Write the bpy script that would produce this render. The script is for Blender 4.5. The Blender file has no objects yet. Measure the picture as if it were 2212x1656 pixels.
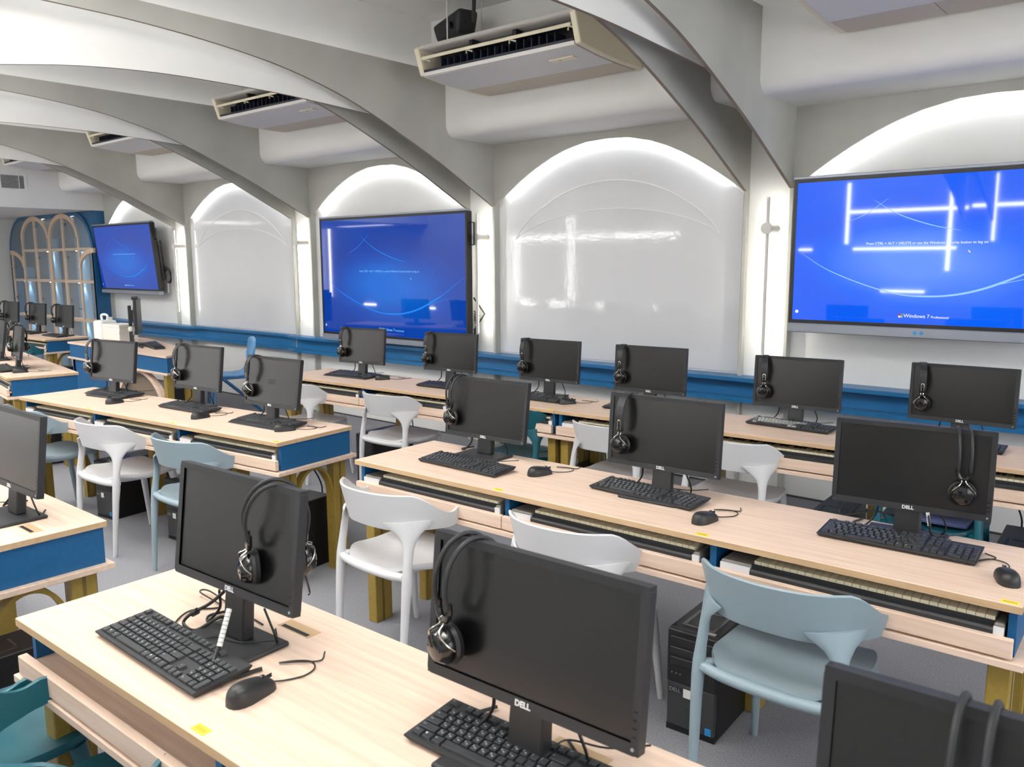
import bpy, bmesh, math, random
from mathutils import Vector, Matrix
random.seed(7)
PI = math.pi
R = math.radians
SC = bpy.context.scene
COL = SC.collection

# ------------------------------------------------------------------ camera
cam_d = bpy.data.cameras.new('camera')
cam = bpy.data.objects.new('camera', cam_d)
COL.objects.link(cam)
CX = Vector((0.76162714, 0.64799909, -0.00461284))
CU = Vector((-0.09166847, 0.11478409, 0.98915191))
CF = Vector((-0.64149902, 0.75294209, -0.14682376))
CO = Vector((0.0, 0.0, 1.66995))
M = Matrix.Identity(4)
for i in range(3):
    M[i][0], M[i][1], M[i][2], M[i][3] = CX[i], CU[i], -CF[i], CO[i]
cam.matrix_world = M
cam_d.sensor_fit = 'HORIZONTAL'
cam_d.sensor_width = 36.0
cam_d.lens = 36.0 * 1780.26 / 2212.0
cam_d.clip_start = 0.05
cam_d.clip_end = 100
cam_d.dof.use_dof = True
cam_d.dof.focus_distance = 3.4
cam_d.dof.aperture_fstop = 7.0
SC.camera = cam

# ------------------------------------------------------------------ world, lights, exposure
SC.view_settings.view_transform = 'Standard'
SC.view_settings.look = 'None'
SC.view_settings.gamma = 1.0
SC.view_settings.use_curve_mapping = False
SC.view_settings.exposure = 0.24
w = bpy.data.worlds.new('world')
SC.world = w
w.use_nodes = True
w.node_tree.nodes['Background'].inputs[0].default_value = (0.9, 0.93, 1.0, 1)
w.node_tree.nodes['Background'].inputs[1].default_value = 0.3


def area(name, loc, size, power, rot=(0, 0, 0), color=(1, 0.985, 0.955), size_y=None):
    d = bpy.data.lights.new(name, 'AREA')
    d.energy = power
    d.color = color
    if size_y:
        d.shape = 'RECTANGLE'
        d.size, d.size_y = size, size_y
    else:
        d.size = size
    o = bpy.data.objects.new(name, d)
    o.location = loc
    o.rotation_euler = rot
    COL.objects.link(o)
    return o


PITCH = 2.693367
XK = [-2.23827 - k * PITCH for k in range(-1, 4)]      # right faces of ribs: 0.455 ... -10.318
KEY_P, UP_P = 19.0, 84.0
for i in range(6):
    x = -0.9 - i * PITCH + (0.0 if i < 5 else 0.9)
    for y in (-0.4, 1.55):
        area('ceiling_lamp_light', (x, y, 3.42 if i < 5 else 2.4), 1.5, (KEY_P * (0.12 if i == 0 else 1.0) * (0.55 if y < 0 else 1.2)) if i < 5 else 12, size_y=0.35)  # added unseen area lights for overhead fill, without fixtures
    if i < 5:
        area('ceiling_lamp_uplight', (x, 0.5, 3.2), 1.5, UP_P, rot=(PI, 0, 0), size_y=0.35)  # added unseen uplight that brightens the ceiling
area('window_light', (2.62, 1.9, 1.9), 5.0, 95, rot=(0, R(90), 0), size_y=2.0, color=(0.96, 0.98, 1.0)).data.shape = 'RECTANGLE'  # added unseen side fill on a wall without a window
bpy.data.lights['window_light'].size, bpy.data.lights['window_light'].size_y = 2.0, 5.5


# ------------------------------------------------------------------ materials
def lin(c):
    return tuple(((v / 255.0) / 12.92 if v / 255.0 <= 0.04045 else ((v / 255.0 + 0.055) / 1.055) ** 2.4) for v in c) + (1.0,)


def mat(name, col, rough=0.5, metal=0.0, spec=0.5, coat=0.0, emit=None, estr=0.0):
    m = bpy.data.materials.new(name)
    m.use_nodes = True
    b = m.node_tree.nodes['Principled BSDF']
    b.inputs['Base Color'].default_value = lin(col)
    b.inputs['Roughness'].default_value = rough
    b.inputs['Metallic'].default_value = metal
    b.inputs['Specular IOR Level'].default_value = spec
    b.inputs['Coat Weight'].default_value = coat
    if emit:
        b.inputs['Emission Color'].default_value = lin(emit)
        b.inputs['Emission Strength'].default_value = estr
    return m


def noisy(name, c0, c1, scale, rough=0.6, stretch=(1, 1, 1), detail=4, bump=0.0, spec=0.4, dist=0.002, bscale=None, lo=0.3, hi=0.7, coat=0.0):
    m = mat(name, c0, rough, spec=spec, coat=coat)
    nt = m.node_tree
    b = nt.nodes['Principled BSDF']
    tc = nt.nodes.new('ShaderNodeTexCoord')
    mp = nt.nodes.new('ShaderNodeMapping')
    mp.inputs['Scale'].default_value = stretch
    nt.links.new(tc.outputs['Object'], mp.inputs[0])
    n = nt.nodes.new('ShaderNodeTexNoise')
    n.inputs['Scale'].default_value = scale
    n.inputs['Detail'].default_value = detail
    nt.links.new(mp.outputs[0], n.inputs['Vector'])
    r = nt.nodes.new('ShaderNodeValToRGB')
    r.color_ramp.elements[0].position = lo
    r.color_ramp.elements[0].color = lin(c0)
    r.color_ramp.elements[1].position = hi
    r.color_ramp.elements[1].color = lin(c1)
    nt.links.new(n.outputs['Fac'], r.inputs[0])
    nt.links.new(r.outputs[0], b.inputs['Base Color'])
    if bump:
        n2 = n
        if bscale:
            n2 = nt.nodes.new('ShaderNodeTexNoise')
            n2.inputs['Scale'].default_value = bscale
            n2.inputs['Detail'].default_value = 2
            nt.links.new(mp.outputs[0], n2.inputs['Vector'])
        bp = nt.nodes.new('ShaderNodeBump')
        bp.inputs['Strength'].default_value = bump
        bp.inputs['Distance'].default_value = dist
        nt.links.new(n2.outputs['Fac'], bp.inputs['Height'])
        nt.links.new(bp.outputs[0], b.inputs['Normal'])
    return m


def emitter(name, col, s):
    m = bpy.data.materials.new(name)
    m.use_nodes = True
    nt = m.node_tree
    nt.nodes.clear()
    e = nt.nodes.new('ShaderNodeEmission')
    e.inputs[0].default_value = lin(col)
    e.inputs[1].default_value = s
    o = nt.nodes.new('ShaderNodeOutputMaterial')
    nt.links.new(e.outputs[0], o.inputs[0])
    return m


WOOD = noisy('pale_oak_laminate', (221, 192, 170), (238, 213, 194), 9, 0.5, (0.35, 7, 7), 5, spec=0.35)
WOODE = noisy('oak_edge_band', (190, 158, 120), (204, 174, 138), 8, 0.5, (0.4, 6, 6), 4)
BLUE = noisy('blue_laminate', (14, 84, 134), (17, 90, 140), 60, 0.5, bump=0.05)
LEDGE = mat('blue_lacquer', (30, 105, 158), 0.35)
GOLD = noisy('gold_paint', (146, 122, 52), (158, 132, 60), 90, 0.42, spec=0.5)
CARPET = noisy('grey_carpet', (118, 118, 124), (160, 160, 166), 260, 0.95, detail=3, bump=0.6, dist=0.004, spec=0.1, lo=0.35, hi=0.65)
CONC = noisy('grey_microcement', (172, 172, 165), (190, 190, 183), 1.6, 0.75, detail=6, spec=0.25)
CONCE = mat('raw_board_edge', (128, 116, 106), 0.8)
WHITE = noisy('white_wall_paint', (233, 233, 231), (237, 237, 235), 3, 0.7, spec=0.25)
WHITEM = noisy('white_rib_paint', (236, 236, 233), (242, 242, 240), 2.5, 0.7, spec=0.25)
BOARD = noisy('glossy_whiteboard_film', (218, 219, 222), (221, 222, 225), 2, 0.05, spec=0.5, bump=0.06, dist=0.004, bscale=34)
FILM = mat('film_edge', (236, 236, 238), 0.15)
LAMPW = mat('white_lamp_housing', (222, 220, 216), 0.4)
LAMPE = emitter('lamp_led', (255, 250, 238), 45.0)
ARCHE = emitter('arch_led', (250, 252, 255), 34.0)
RIBFILLE = emitter('cove_led', (252, 252, 250), 2.6)  # glow added to brighten the white ribs
STRIPE = emitter('shelf_led', (255, 252, 250), 22.0)
TVBLK = mat('tv_black', (18, 18, 20), 0.35)
TVGRY = mat('tv_silver', (150, 155, 166), 0.35, metal=0.4)
CREAM = mat('cream_plastic', (230, 221, 196), 0.45)
ACGREY = mat('light_grey_panel', (212, 211, 212), 0.5)
ACGR = noisy('beige_grille', (205, 195, 180), (190, 180, 165), 900, 0.6)
DARK = mat('dark_cavity', (14, 15, 20), 0.6)
DARKB = mat('dark_blue_plastic', (24, 30, 48), 0.5)
BLK = mat('black_plastic', (30, 31, 33), 0.42)
BLKM = noisy('black_textured_plastic', (36, 37, 40), (42, 43, 46), 500, 0.48, bump=0.1, dist=0.0005)
BLKG = mat('black_gloss', (16, 16, 17), 0.15, coat=0.3)
SCREEN = mat('matte_dark_screen', (13, 13, 14), 0.28, spec=0.6)
KEYM = mat('key_plastic', (44, 46, 50), 0.4)
KEYGLARE = mat('pale_key_plastic', (150, 152, 150), 0.35)  # glare put into a lighter key colour
LEGEND = mat('key_print', (205, 212, 220), 0.5)
CABLE = mat('black_cable', (22, 22, 23), 0.45)
CABLEW = mat('white_cable', (225, 225, 220), 0.5)
CHROME = mat('chrome_wire', (210, 205, 195), 0.18, metal=1.0)
CHW = mat('white_chair_plastic', (220, 220, 222), 0.36)
CHG = mat('grey_blue_chair_plastic', (144, 162, 171), 0.4)
CHT = mat('teal_chair_plastic', (12, 84, 98), 0.42)
SCH = noisy('sky_blue_plastic', (104, 160, 212), (112, 168, 218), 12, 0.25)
SCHD = mat('blue_chair_frame', (38, 92, 140), 0.4)
IVORY = mat('ivory_key', (238, 230, 200), 0.25)
PGREY = mat('piano_grey', (120, 116, 112), 0.4)
YEL = mat('yellow_sticker', (250, 222, 60), 0.5)
YELP = mat('sticker_print', (196, 160, 30), 0.5)
PCB = mat('pc_black', (20, 20, 21), 0.4)
PCG = noisy('pc_mesh_grey', (72, 73, 74), (38, 38, 40), 420, 0.5, detail=1)
PCLOG = mat('grey_print', (150, 156, 160), 0.4)
LOGO = mat('silver_print', (225, 225, 228), 0.35)
BLUEST = mat('blue_sticker', (40, 140, 205), 0.4)
PAPER = mat('white_paper', (240, 238, 232), 0.7)
JUG = mat('white_plastic', (240, 240, 238), 0.35)
RED = mat('red_sticker', (205, 25, 40), 0.5)
CABBLUE = mat('deep_blue_lacquer', (22, 88, 134), 0.4)
CABBACK = mat('light_blue_panel', (120, 168, 210), 0.55)
CABGREY = mat('smoky_blue_panel', (104, 120, 140), 0.5)
CABWOOD = noisy('pale_beech', (214, 184, 156), (226, 198, 172), 8, 0.5, (6, 6, 0.5))
GLASS = mat('clear_glass', (235, 245, 245), 0.03, spec=0.5)
_b = GLASS.node_tree.nodes['Principled BSDF']
_b.inputs['Alpha'].default_value = 0.12
WALNUT = noisy('brown_panel', (118, 104, 90), (132, 116, 100), 6, 0.6, (0.5, 5, 5))
SOCK = mat('socket_white', (235, 235, 235), 0.4)
UPHB = mat('navy_fabric', (70, 80, 120), 0.8)


def tv_material(name, base, glow, edge, estr, hot=0.0):
    m = bpy.data.materials.new(name)
    m.use_nodes = True
    nt = m.node_tree
    b = nt.nodes['Principled BSDF']
    b.inputs['Base Color'].default_value = (0.004, 0.004, 0.006, 1)
    b.inputs['Roughness'].default_value = 0.03
    b.inputs['Specular IOR Level'].default_value = 0.5
    tc = nt.nodes.new('ShaderNodeTexCoord')
    mp = nt.nodes.new('ShaderNodeMapping')
    mp.inputs['Location'].default_value = (-0.5, 0.0, -0.42)
    nt.links.new(tc.outputs['Generated'], mp.inputs[0])
    mp2 = nt.nodes.new('ShaderNodeMapping')
    mp2.inputs['Scale'].default_value = (2.1, 0.0, 2.7)
    nt.links.new(mp.outputs[0], mp2.inputs[0])
    g = nt.nodes.new('ShaderNodeTexGradient')
    g.gradient_type = 'SPHERICAL'
    nt.links.new(mp2.outputs[0], g.inputs[0])
    n = nt.nodes.new('ShaderNodeTexNoise')
    n.inputs['Scale'].default_value = 2.2
    n.inputs['Detail'].default_value = 1
    nt.links.new(tc.outputs['Generated'], n.inputs['Vector'])
    add = nt.nodes.new('ShaderNodeMath')
    add.operation = 'MULTIPLY_ADD'
    add.inputs[1].default_value = 0.5
    nt.links.new(n.outputs['Fac'], add.inputs[0])
    nt.links.new(g.outputs['Fac'], add.inputs[2])
    r = nt.nodes.new('ShaderNodeValToRGB')
    r.color_ramp.elements[0].position = 0.12
    r.color_ramp.elements[0].color = lin(edge)
    r.color_ramp.elements[1].position = 0.95
    r.color_ramp.elements[1].color = lin(glow)
    e = r.color_ramp.elements.new(0.5)
    e.color = lin(base)
    nt.links.new(add.outputs[0], r.inputs[0])
    nt.links.new(r.outputs[0], b.inputs['Emission Color'])
    b.inputs['Emission Strength'].default_value = estr
    return m


TV1M = tv_material('bright_blue_screen', (4, 104, 255), (90, 146, 255), (0, 90, 250), 0.82)
TV2M = tv_material('blue_screen', (0, 76, 190), (0, 112, 228), (0, 60, 168), 0.72)
TV3M = tv_material('mid_blue_screen', (0, 76, 196), (0, 106, 222), (20, 66, 175), 0.74)
SWOOSH1 = emitter('pale_light_streak', (150, 195, 255), 1.0)
SWOOSH2 = emitter('blue_light_streak', (40, 130, 225), 1.0)
TXT1 = emitter('screen_text_white', (235, 242, 255), 1.0)
TXT2 = emitter('screen_text_blue', (120, 180, 235), 1.0)


# ------------------------------------------------------------------ mesh helpers
class MB:
    def __init__(s):
        s.v, s.f, s.mi = [], [], []
        s.m = 0

    def add(s, vs, fs):
        b = len(s.v)
        s.v += [tuple(p) for p in vs]
        s.f += [tuple(b + i for i in f) for f in fs]
        s.mi += [s.m] * len(fs)

    def box(s, x0, x1, y0, y1, z0, z1):
        s.add([(x0, y0, z0), (x1, y0, z0), (x1, y1, z0), (x0, y1, z0), (x0, y0, z1), (x1, y0, z1), (x1, y1, z1), (x0, y1, z1)],
              [(0, 3, 2, 1), (4, 5, 6, 7), (0, 1, 5, 4), (1, 2, 6, 5), (2, 3, 7, 6), (3, 0, 4, 7)])
        return s

    def hexa(s, p):
        s.add(p, [(0, 3, 2, 1), (4, 5, 6, 7), (0, 1, 5, 4), (1, 2, 6, 5), (2, 3, 7, 6), (3, 0, 4, 7)])
        return s

    def prism(s, poly, axis, a, b):
        """poly: list of 2D points in the plane of the two other axes (x: yz, y: xz, z: xy)"""
        def P(q, t):
            if axis == 'x':
                return (t, q[0], q[1])
            if axis == 'y':
                return (q[0], t, q[1])
            return (q[0], q[1], t)
        n = len(poly)
        ar = sum(poly[i][0] * poly[(i + 1) % n][1] - poly[(i + 1) % n][0] * poly[i][1] for i in range(n))
        if (ar < 0) != (axis == 'y'):
            poly = poly[::-1]
        vs = [P(q, a) for q in poly] + [P(q, b) for q in poly]
        fs = [tuple(range(n - 1, -1, -1)), tuple(range(n, 2 * n))]
        fs += [(i, (i + 1) % n, n + (i + 1) % n, n + i) for i in range(n)]
        if b < a:
            fs = [f[::-1] for f in fs]
        s.add(vs, fs)
        return s

    def band(s, lo, up, axis, a, b):
        """solid between two curves (lists of 2D points of one length), extruded along axis"""
        n = len(lo)
        def P(q, t):
            if axis == 'x':
                return (t, q[0], q[1])
            if axis == 'y':
                return (q[0], t, q[1])
            return (q[0], q[1], t)
        vs = [P(q, a) for q in lo] + [P(q, a) for q in up] + [P(q, b) for q in lo] + [P(q, b) for q in up]
        fs = []
        for i in range(n - 1):
            fs += [(i, i + 1, n + i + 1, n + i), (2 * n + i, 3 * n + i, 3 * n + i + 1, 2 * n + i + 1),
                   (i, 2 * n + i, 2 * n + i + 1, i + 1), (n + i, n + i + 1, 3 * n + i + 1, 3 * n + i)]
        fs += [(0, n, 3 * n, 2 * n), (n - 1, 3 * n - 1, 4 * n - 1, 2 * n - 1)]
        s.add(vs, fs)
        return s

    def tube(s, pts, r, n=8, cap=True):
        pts = [Vector(p) for p in pts]
        rs = r if isinstance(r, (list, tuple)) else [r] * len(pts)
        t0 = (pts[1] - pts[0]).normalized()
        up = Vector((0, 0, 1)) if abs(t0.z) < 0.9 else Vector((1, 0, 0))
        nrm = t0.cross(up).normalized()
        vs = []
        for i, p in enumerate(pts):
            t = (pts[min(i + 1, len(pts) - 1)] - pts[max(i - 1, 0)]).normalized()
            nrm = (nrm - t * nrm.dot(t)).normalized()
            bn = t.cross(nrm)
            rr = rs[i]
            ra, rb = rr if isinstance(rr, tuple) else (rr, rr)
            for k in range(n):
                a = 2 * PI * k / n
                vs.append(p + nrm * (ra * math.cos(a)) + bn * (rb * math.sin(a)))
        fs = []
        for i in range(len(pts) - 1):
            for k in range(n):
                fs.append((i * n + k, i * n + (k + 1) % n, (i + 1) * n + (k + 1) % n, (i + 1) * n + k))
        if cap:
            fs.append(tuple(range(n - 1, -1, -1)))
            e = (len(pts) - 1) * n
            fs.append(tuple(e + k for k in range(n)))
        s.add(vs, fs)
        return s

    def lathe(s, prof, n=16, axis='z', o=(0, 0, 0)):
        vs, fs = [], []
        for (r, h) in prof:
            for k in range(n):
                a = 2 * PI * k / n
                c, d = r * math.cos(a), r * math.sin(a)
                if axis == 'z':
                    vs.append((o[0] + c, o[1] + d, o[2] + h))
                elif axis == 'y':
                    vs.append((o[0] + c, o[1] + h, o[2] - d))
                else:
                    vs.append((o[0] + h, o[1] + c, o[2] + d))
        for i in range(len(prof) - 1):
            for k in range(n):
                fs.append((i * n + k, i * n + (k + 1) % n, (i + 1) * n + (k + 1) % n, (i + 1) * n + k))
        fs.append(tuple(range(n - 1, -1, -1)))
        e = (len(prof) - 1) * n
        fs.append(tuple(e + k for k in range(n)))
        s.add(vs, fs)
        return s

    def mesh(s, name, mats, smooth=False, bevel=0.0, seg=1, fix=True):
        me = bpy.data.meshes.new(name)
        me.from_pydata(s.v, [], s.f)
        for m in (mats if isinstance(mats, (list, tuple)) else [mats]):
            me.materials.append(m)
        for p, i in zip(me.polygons, s.mi):
            p.material_index = i
        bm = bmesh.new()
        bm.from_mesh(me)
        if fix:
            bmesh.ops.recalc_face_normals(bm, faces=bm.faces)
        if bevel:
            es = [e for e in bm.edges if len(e.link_faces) == 2 and e.calc_face_angle(0) > 0.6]
            bmesh.ops.bevel(bm, geom=es, offset=bevel, segments=seg, profile=0.5, affect='EDGES', clamp_overlap=True)
        bm.to_mesh(me)
        bm.free()
        if smooth:
            me.polygons.foreach_set('use_smooth', [True] * len(me.polygons))
            try:
                me.set_sharp_from_angle(angle=R(40))
            except Exception:
                pass
        me.update()
        return me

    def build(s, name, mats, parent=None, **k):
        return obj(name, s.mesh(name, mats, **k), parent)


def obj(name, me, parent=None):
    o = bpy.data.objects.new(name, me)
    COL.objects.link(o)
    if parent is not None:
        o.parent = parent
    return o


def tag(o, label=None, cat=None, group=None, kind=None):
    if label:
        o['label'] = label
    if cat:
        o['category'] = cat
    if group:
        o['group'] = group
    if kind:
        o['kind'] = kind
    return o


def thing(name, loc, rz=0.0, label=None, cat=None, group=None):
    o = bpy.data.objects.new(name, None)
    o.empty_display_size = 0.1
    COL.objects.link(o)
    o.location = loc
    o.rotation_euler = (0, 0, rz)
    return tag(o, label, cat, group)


def kids(o):
    return [c for c in o.children]


def dup(root, loc, rz, label, name=None):
    def cp(o, par):
        c = o.copy()
        COL.objects.link(c)
        c.parent = par
        for ch in kids(o):
            cp(ch, c)
        return c
    c = cp(root, None)
    c.location = loc
    c.rotation_euler = (0, 0, rz)
    c['label'] = label
    return c


def subsurf(o, lv=2):
    m = o.modifiers.new('sub', 'SUBSURF')
    m.levels = m.render_levels = lv
    return o


def smoothstep(a, b, x):
    t = max(0.0, min(1.0, (x - a) / (b - a)))
    return t * t * (3 - 2 * t)


def interp(tab, x):
    if x <= tab[0][0]:
        return tab[0][1]
    for (a, va), (b, vb) in zip(tab, tab[1:]):
        if x <= b:
            t = (x - a) / (b - a)
            return va + (vb - va) * t
    return tab[-1][1]


def catmull(pts, n=6):
    P = [Vector(p) for p in pts]
    P = [P[0] * 2 - P[1]] + P + [P[-1] * 2 - P[-2]]
    out = []
    for i in range(1, len(P) - 2):
        for k in range(n):
            t = k / n
            a, b, c, d = P[i - 1], P[i], P[i + 1], P[i + 2]
            out.append(0.5 * ((2 * b) + (c - a) * t + (2 * a - 5 * b + 4 * c - d) * t * t + (3 * b - a - 3 * c + d) * t ** 3))
    out.append(P[-2])
    return out


_text = {}


def text_mesh(s, size, mats, depth=0.0, res=3, bold=0.0, align='CENTER'):
    key = (s, size, tuple(m.name for m in mats), depth, bold, align)
    if key in _text:
        return _text[key]
    cu = bpy.data.curves.new('lettering', 'FONT')
    cu.body = s
    cu.size = size
    cu.align_x = align
    cu.align_y = 'CENTER'
    cu.extrude = depth
    cu.resolution_u = res
    cu.offset = bold
    o = bpy.data.objects.new('lettering_source', cu)
    COL.objects.link(o)
    dg = bpy.context.evaluated_depsgraph_get()
    dg.update()
    me = bpy.data.meshes.new_from_object(o.evaluated_get(dg))
    bpy.data.objects.remove(o)
    me.materials.clear()
    for m in mats:
        me.materials.append(m)
    _text[key] = me
    return me


def put_text(name, s, size, m, parent, loc, rot, depth=0.0006, bold=0.0, align='CENTER', label=None):
    o = obj(name, text_mesh(s, size, [m], depth, bold=bold, align=align), parent)
    o.location = loc
    o.rotation_euler = rot
    return tag(o, label)


# ------------------------------------------------------------------ setting
YD, YB = 5.558, 5.63            # arch face plane, board plane
ZS, ZT, ZC = 2.147, 2.675, 3.6
X_L, X_R, Y_F = -16.15, 2.7, -1.45
XE = -12.66                     # end of the vaulted part

tag(MB().box(X_L - .1, X_R + .1, Y_F - .1, YB + .1, -0.1, 0.0).build('floor', CARPET), kind='structure', label='grey loop carpet under all the desks')
tag(MB().box(XE, X_R + .1, Y_F - .1, YB + .1, ZC, ZC + .1).build('ceiling', WHITE), kind='structure')
wb = thing('wall_back', (0, 0, 0))
tag(wb, 'white arcaded wall with alternating screens and whiteboards', kind='structure')
MB().box(X_L, X_R, YB, YB + .1, 0, ZC).build('wall_surface', WHITE, wb)
tag(MB().box(X_L - .1, X_L, Y_F, YB + .1, 0, ZC).build('wall_left', WHITE), kind='structure')
tag(MB().box(X_R, X_R + .1, Y_F, YB + .1, 0, ZC).build('wall_right', WHITE), kind='structure')
wf = MB().box(X_L, X_R, Y_F - .1, Y_F, 0, ZC).build('wall_front', WHITE)
tag(wf, kind='structure')
# lowered ceiling over the far end of the room
low = MB().box(X_L, XE, Y_F, YD, 2.432, ZC).build('ceiling', WHITE)
tag(low, 'lowered white ceiling box above the blue display cabinet', kind='structure')

# bulkhead along the board wall
bul = []
for i in range(9):
    a = PI + (PI / 2) * i / 8
    bul.append((4.97 + .1 + .1 * math.cos(a), ZT + .1 + .1 * math.sin(a)))
poly = [(4.97, ZC)] + bul + [(YB, ZT), (YB, ZC)]
tag(MB().prism(poly, 'x', XE, X_R).build('trim_1', WHITE, smooth=True), 'white rounded bulkhead above the arches', kind='structure')
for i in range(5):   # hairline panel joints on its underside
    pass

# ribs ------------------------------------------------------------
FIN = [(1.3, 3.065), (2.1, 3.067), (2.415, 3.064), (2.855, 3.040), (3.296, 2.993), (3.60, 2.938), (3.92, 2.857), (4.21, 2.757), (4.517, 2.633), (4.856, 2.487), (5.20, 2.320), (5.542, 2.150), (5.60, 2.120)]
MID = [(-1.4, 2.70), (1.2, 2.64), (1.75, 2.728), (2.16, 2.790), (2.62, 2.826), (3.1, 2.833), (3.56, 2.828), (4.05, 2.806), (4.35, 2.789), (4.73, 2.766), (5.0, 2.752)]
fc = catmull([(p[0], p[1], 0) for p in FIN[1:]], 5)
fin_lo = [(v.x, v.y) for v in fc if v.x <= YD] + [(YD, ZS)]
fin_lo = [(4.2 - p[0], p[1]) for p in fin_lo[::-1]] + fin_lo[1:]
mc = catmull([(p[0], p[1], 0) for p in MID], 5)
mid_lo = [(v.x, v.y) for v in mc]


def arch_top(y):
    return 3.18 if y < 4.97 else 3.18


def fin(x0, x1, name, parent, lower, ztop, m0, m1):
    """m0 faces, m1 underside"""
    b = MB()
    n = len(lower)
    for x, flip in ((x0, 1), (x1, 0)):
        vs = [(x, p[0], p[1]) for p in lower] + [(x, p[0], ztop) for p in lower]
        b.add(vs, [(i, i + 1, n + i + 1, n + i) for i in range(n - 1)])
    vs = [(x0, p[0], ztop) for p in lower] + [(x1, p[0], ztop) for p in lower]
    b.add(vs, [(i, i + 1, n + i + 1, n + i) for i in range(n - 1)])
    b.m = 1
    vs = [(x0, p[0], p[1]) for p in lower] + [(x1, p[0], p[1]) for p in lower]
    b.add(vs, [(i, i + 1, n + i + 1, n + i) for i in range(n - 1)])
    b.m = 0
    for i in (0, n - 1):
        p = lower[i]
        b.add([(x0, p[0], p[1]), (x1, p[0], p[1]), (x1, p[0], ztop), (x0, p[0], ztop)], [(0, 1, 2, 3)])
    me = b.mesh(name, [m0, m1], fix=False)
    bm = bmesh.new()
    bm.from_mesh(me)
    bmesh.ops.remove_doubles(bm, verts=bm.verts, dist=1e-5)
    bmesh.ops.recalc_face_normals(bm, faces=bm.faces)
    bm.to_mesh(me)
    bm.free()
    return obj(name, me, parent)


for k, xk in enumerate(XK):
    rib = thing('trim_%d' % (k + 2), (xk, 0, 0))
    tag(rib, 'pair of grey arched ribs flanking a white curved rib', kind='structure')
    fin(-.022, 0, 'outer_rib', rib, fin_lo, 3.18, CONC, CONCE)
    fin(-.352, -.330, 'outer_rib', rib, fin_lo, 3.18, CONC, CONCE)
    fin(-.174, -.150, 'white_rib', rib, mid_lo, ZC, WHITEM, CONCE)
    for (a, b) in ((-.022, 0), (-.352, -.330)):       # uprights between arch face and board plane
        MB().box(a, b, YD, YB, 0, ZT).build('upright', CONC, rib)
    MB().box(-.330, -.022, YD + .045, YB, 0, ZT).build('niche_panel', WHITE, rib)
    # added unseen glowing strip that brightens the white rib
    MB().box(-.030, -.024, 1.2, 4.9, 3.12, 3.15).build('light_strip', RIBFILLE, rib)
    # vertical wall lamp
    if k >= 1:
        nm = ['', 'beside the large bright screen', 'between whiteboard and aisle-end blue screen', 'beside the whiteboard nearer the cabinet', 'by the tilted blue screen'][k]
        la = thing('wall_lamp', (xk - .128, YD + .045, 0.0), 0, 'slim white vertical bar lamp on round bracket ' + nm, 'wall lamp', 'bar lamps between the arches')
        yy = -.150
        MB().box(-.008, .008, yy, yy + .018, 1.02, 2.09).build('lamp_bar', LAMPW, la)
        MB().box(-.006, .006, yy + .0185, yy + .021, 1.03, 2.08).build('led_strip', LAMPE, la)
        MB().lathe([(.040, yy - .012), (.040, yy + .002), (.028, yy + .004), (.028, -.003)], 24, 'y', (0, 0, 1.882)).build('bracket', LAMPW, la, smooth=True)
# the last upright pair beside the cabinet
u5 = thing('trim_8', (XE, 0, 0))
tag(u5, kind='structure')
MB().box(-.022, 0, YD, YB, 0, ZT).build('upright', CONC, u5)

# arch faces (spandrels) with back light ---------------------------------
ARC = [(0, 2.617), (.2, 2.608), (.4, 2.565), (.55, 2.513), (.68, 2.455), (.80, 2.392), (.915, 2.323), (1.07, 2.222), (1.17, 2.15)]


def arch_z(u):
    return interp(ARC, abs(u))


bays = [(XK[k + 1], XK[k] - .352) for k in range(len(XK) - 1)] + [(XE, XK[-1] - .352)]
for a, b in bays:
    c, h = (a + b) / 2, (b - a) / 2
    lo = [(c + h * (i / 30 - 1), arch_z(1.17 * (i / 30 - 1))) for i in range(61)]
    up = [(p[0], ZT + .01) for p in lo]
    MB().band(lo, up, 'y', YD, YD + .018).build('arch_panel', CONC, wb)
    s0 = [(p[0], p[1] + .012) for p in lo[3:-3]]
    s1 = [(p[0], p[1] + .024) for p in lo[3:-3]]
    MB().band(s0, s1, 'y', YD + .024, YD + .030).build('light_strip', ARCHE, wb)

# blue ledge -----------------------------------------------------------
sec = [(0, .845), (1, .845), (1, .818), (.45, .818), (.45, .702), (.92, .702), (.92, .668), (0, .668)]
xs, pr = [], []
x = XE + .002
while x < 0.6:
    d = .19 - .09 * (smoothstep(-10.25, -9.95, x) - smoothstep(-8.15, -7.85, x))
    xs.append(x)
    pr.append(d)
    x += .06
b = MB()
n = len(sec)
for i, (x, d) in enumerate(zip(xs, pr)):
    b.v += [(x, YB - d * q[0] if q[0] < 1 else YB - d, q[1]) for q in sec]
for i in range(len(xs) - 1):
    for k in range(n):
        b.f.append((i * n + k, i * n + (k + 1) % n, (i + 1) * n + (k + 1) % n, (i + 1) * n + k))
        b.mi.append(0)
b.f += [tuple(range(n)), tuple((len(xs) - 1) * n + k for k in range(n))]
b.mi += [0, 0]
tag(b.build('trim_9', LEDGE), 'long blue channel ledge under the screens and whiteboards', kind='structure')
# thin dark strip where the wall meets the carpet
tag(MB().box(XE, 1.0, YB - .012, YB, 0, .012).build('baseboard_back', mat('shadow_gap', (70, 70, 72), .8)), kind='structure')

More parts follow.
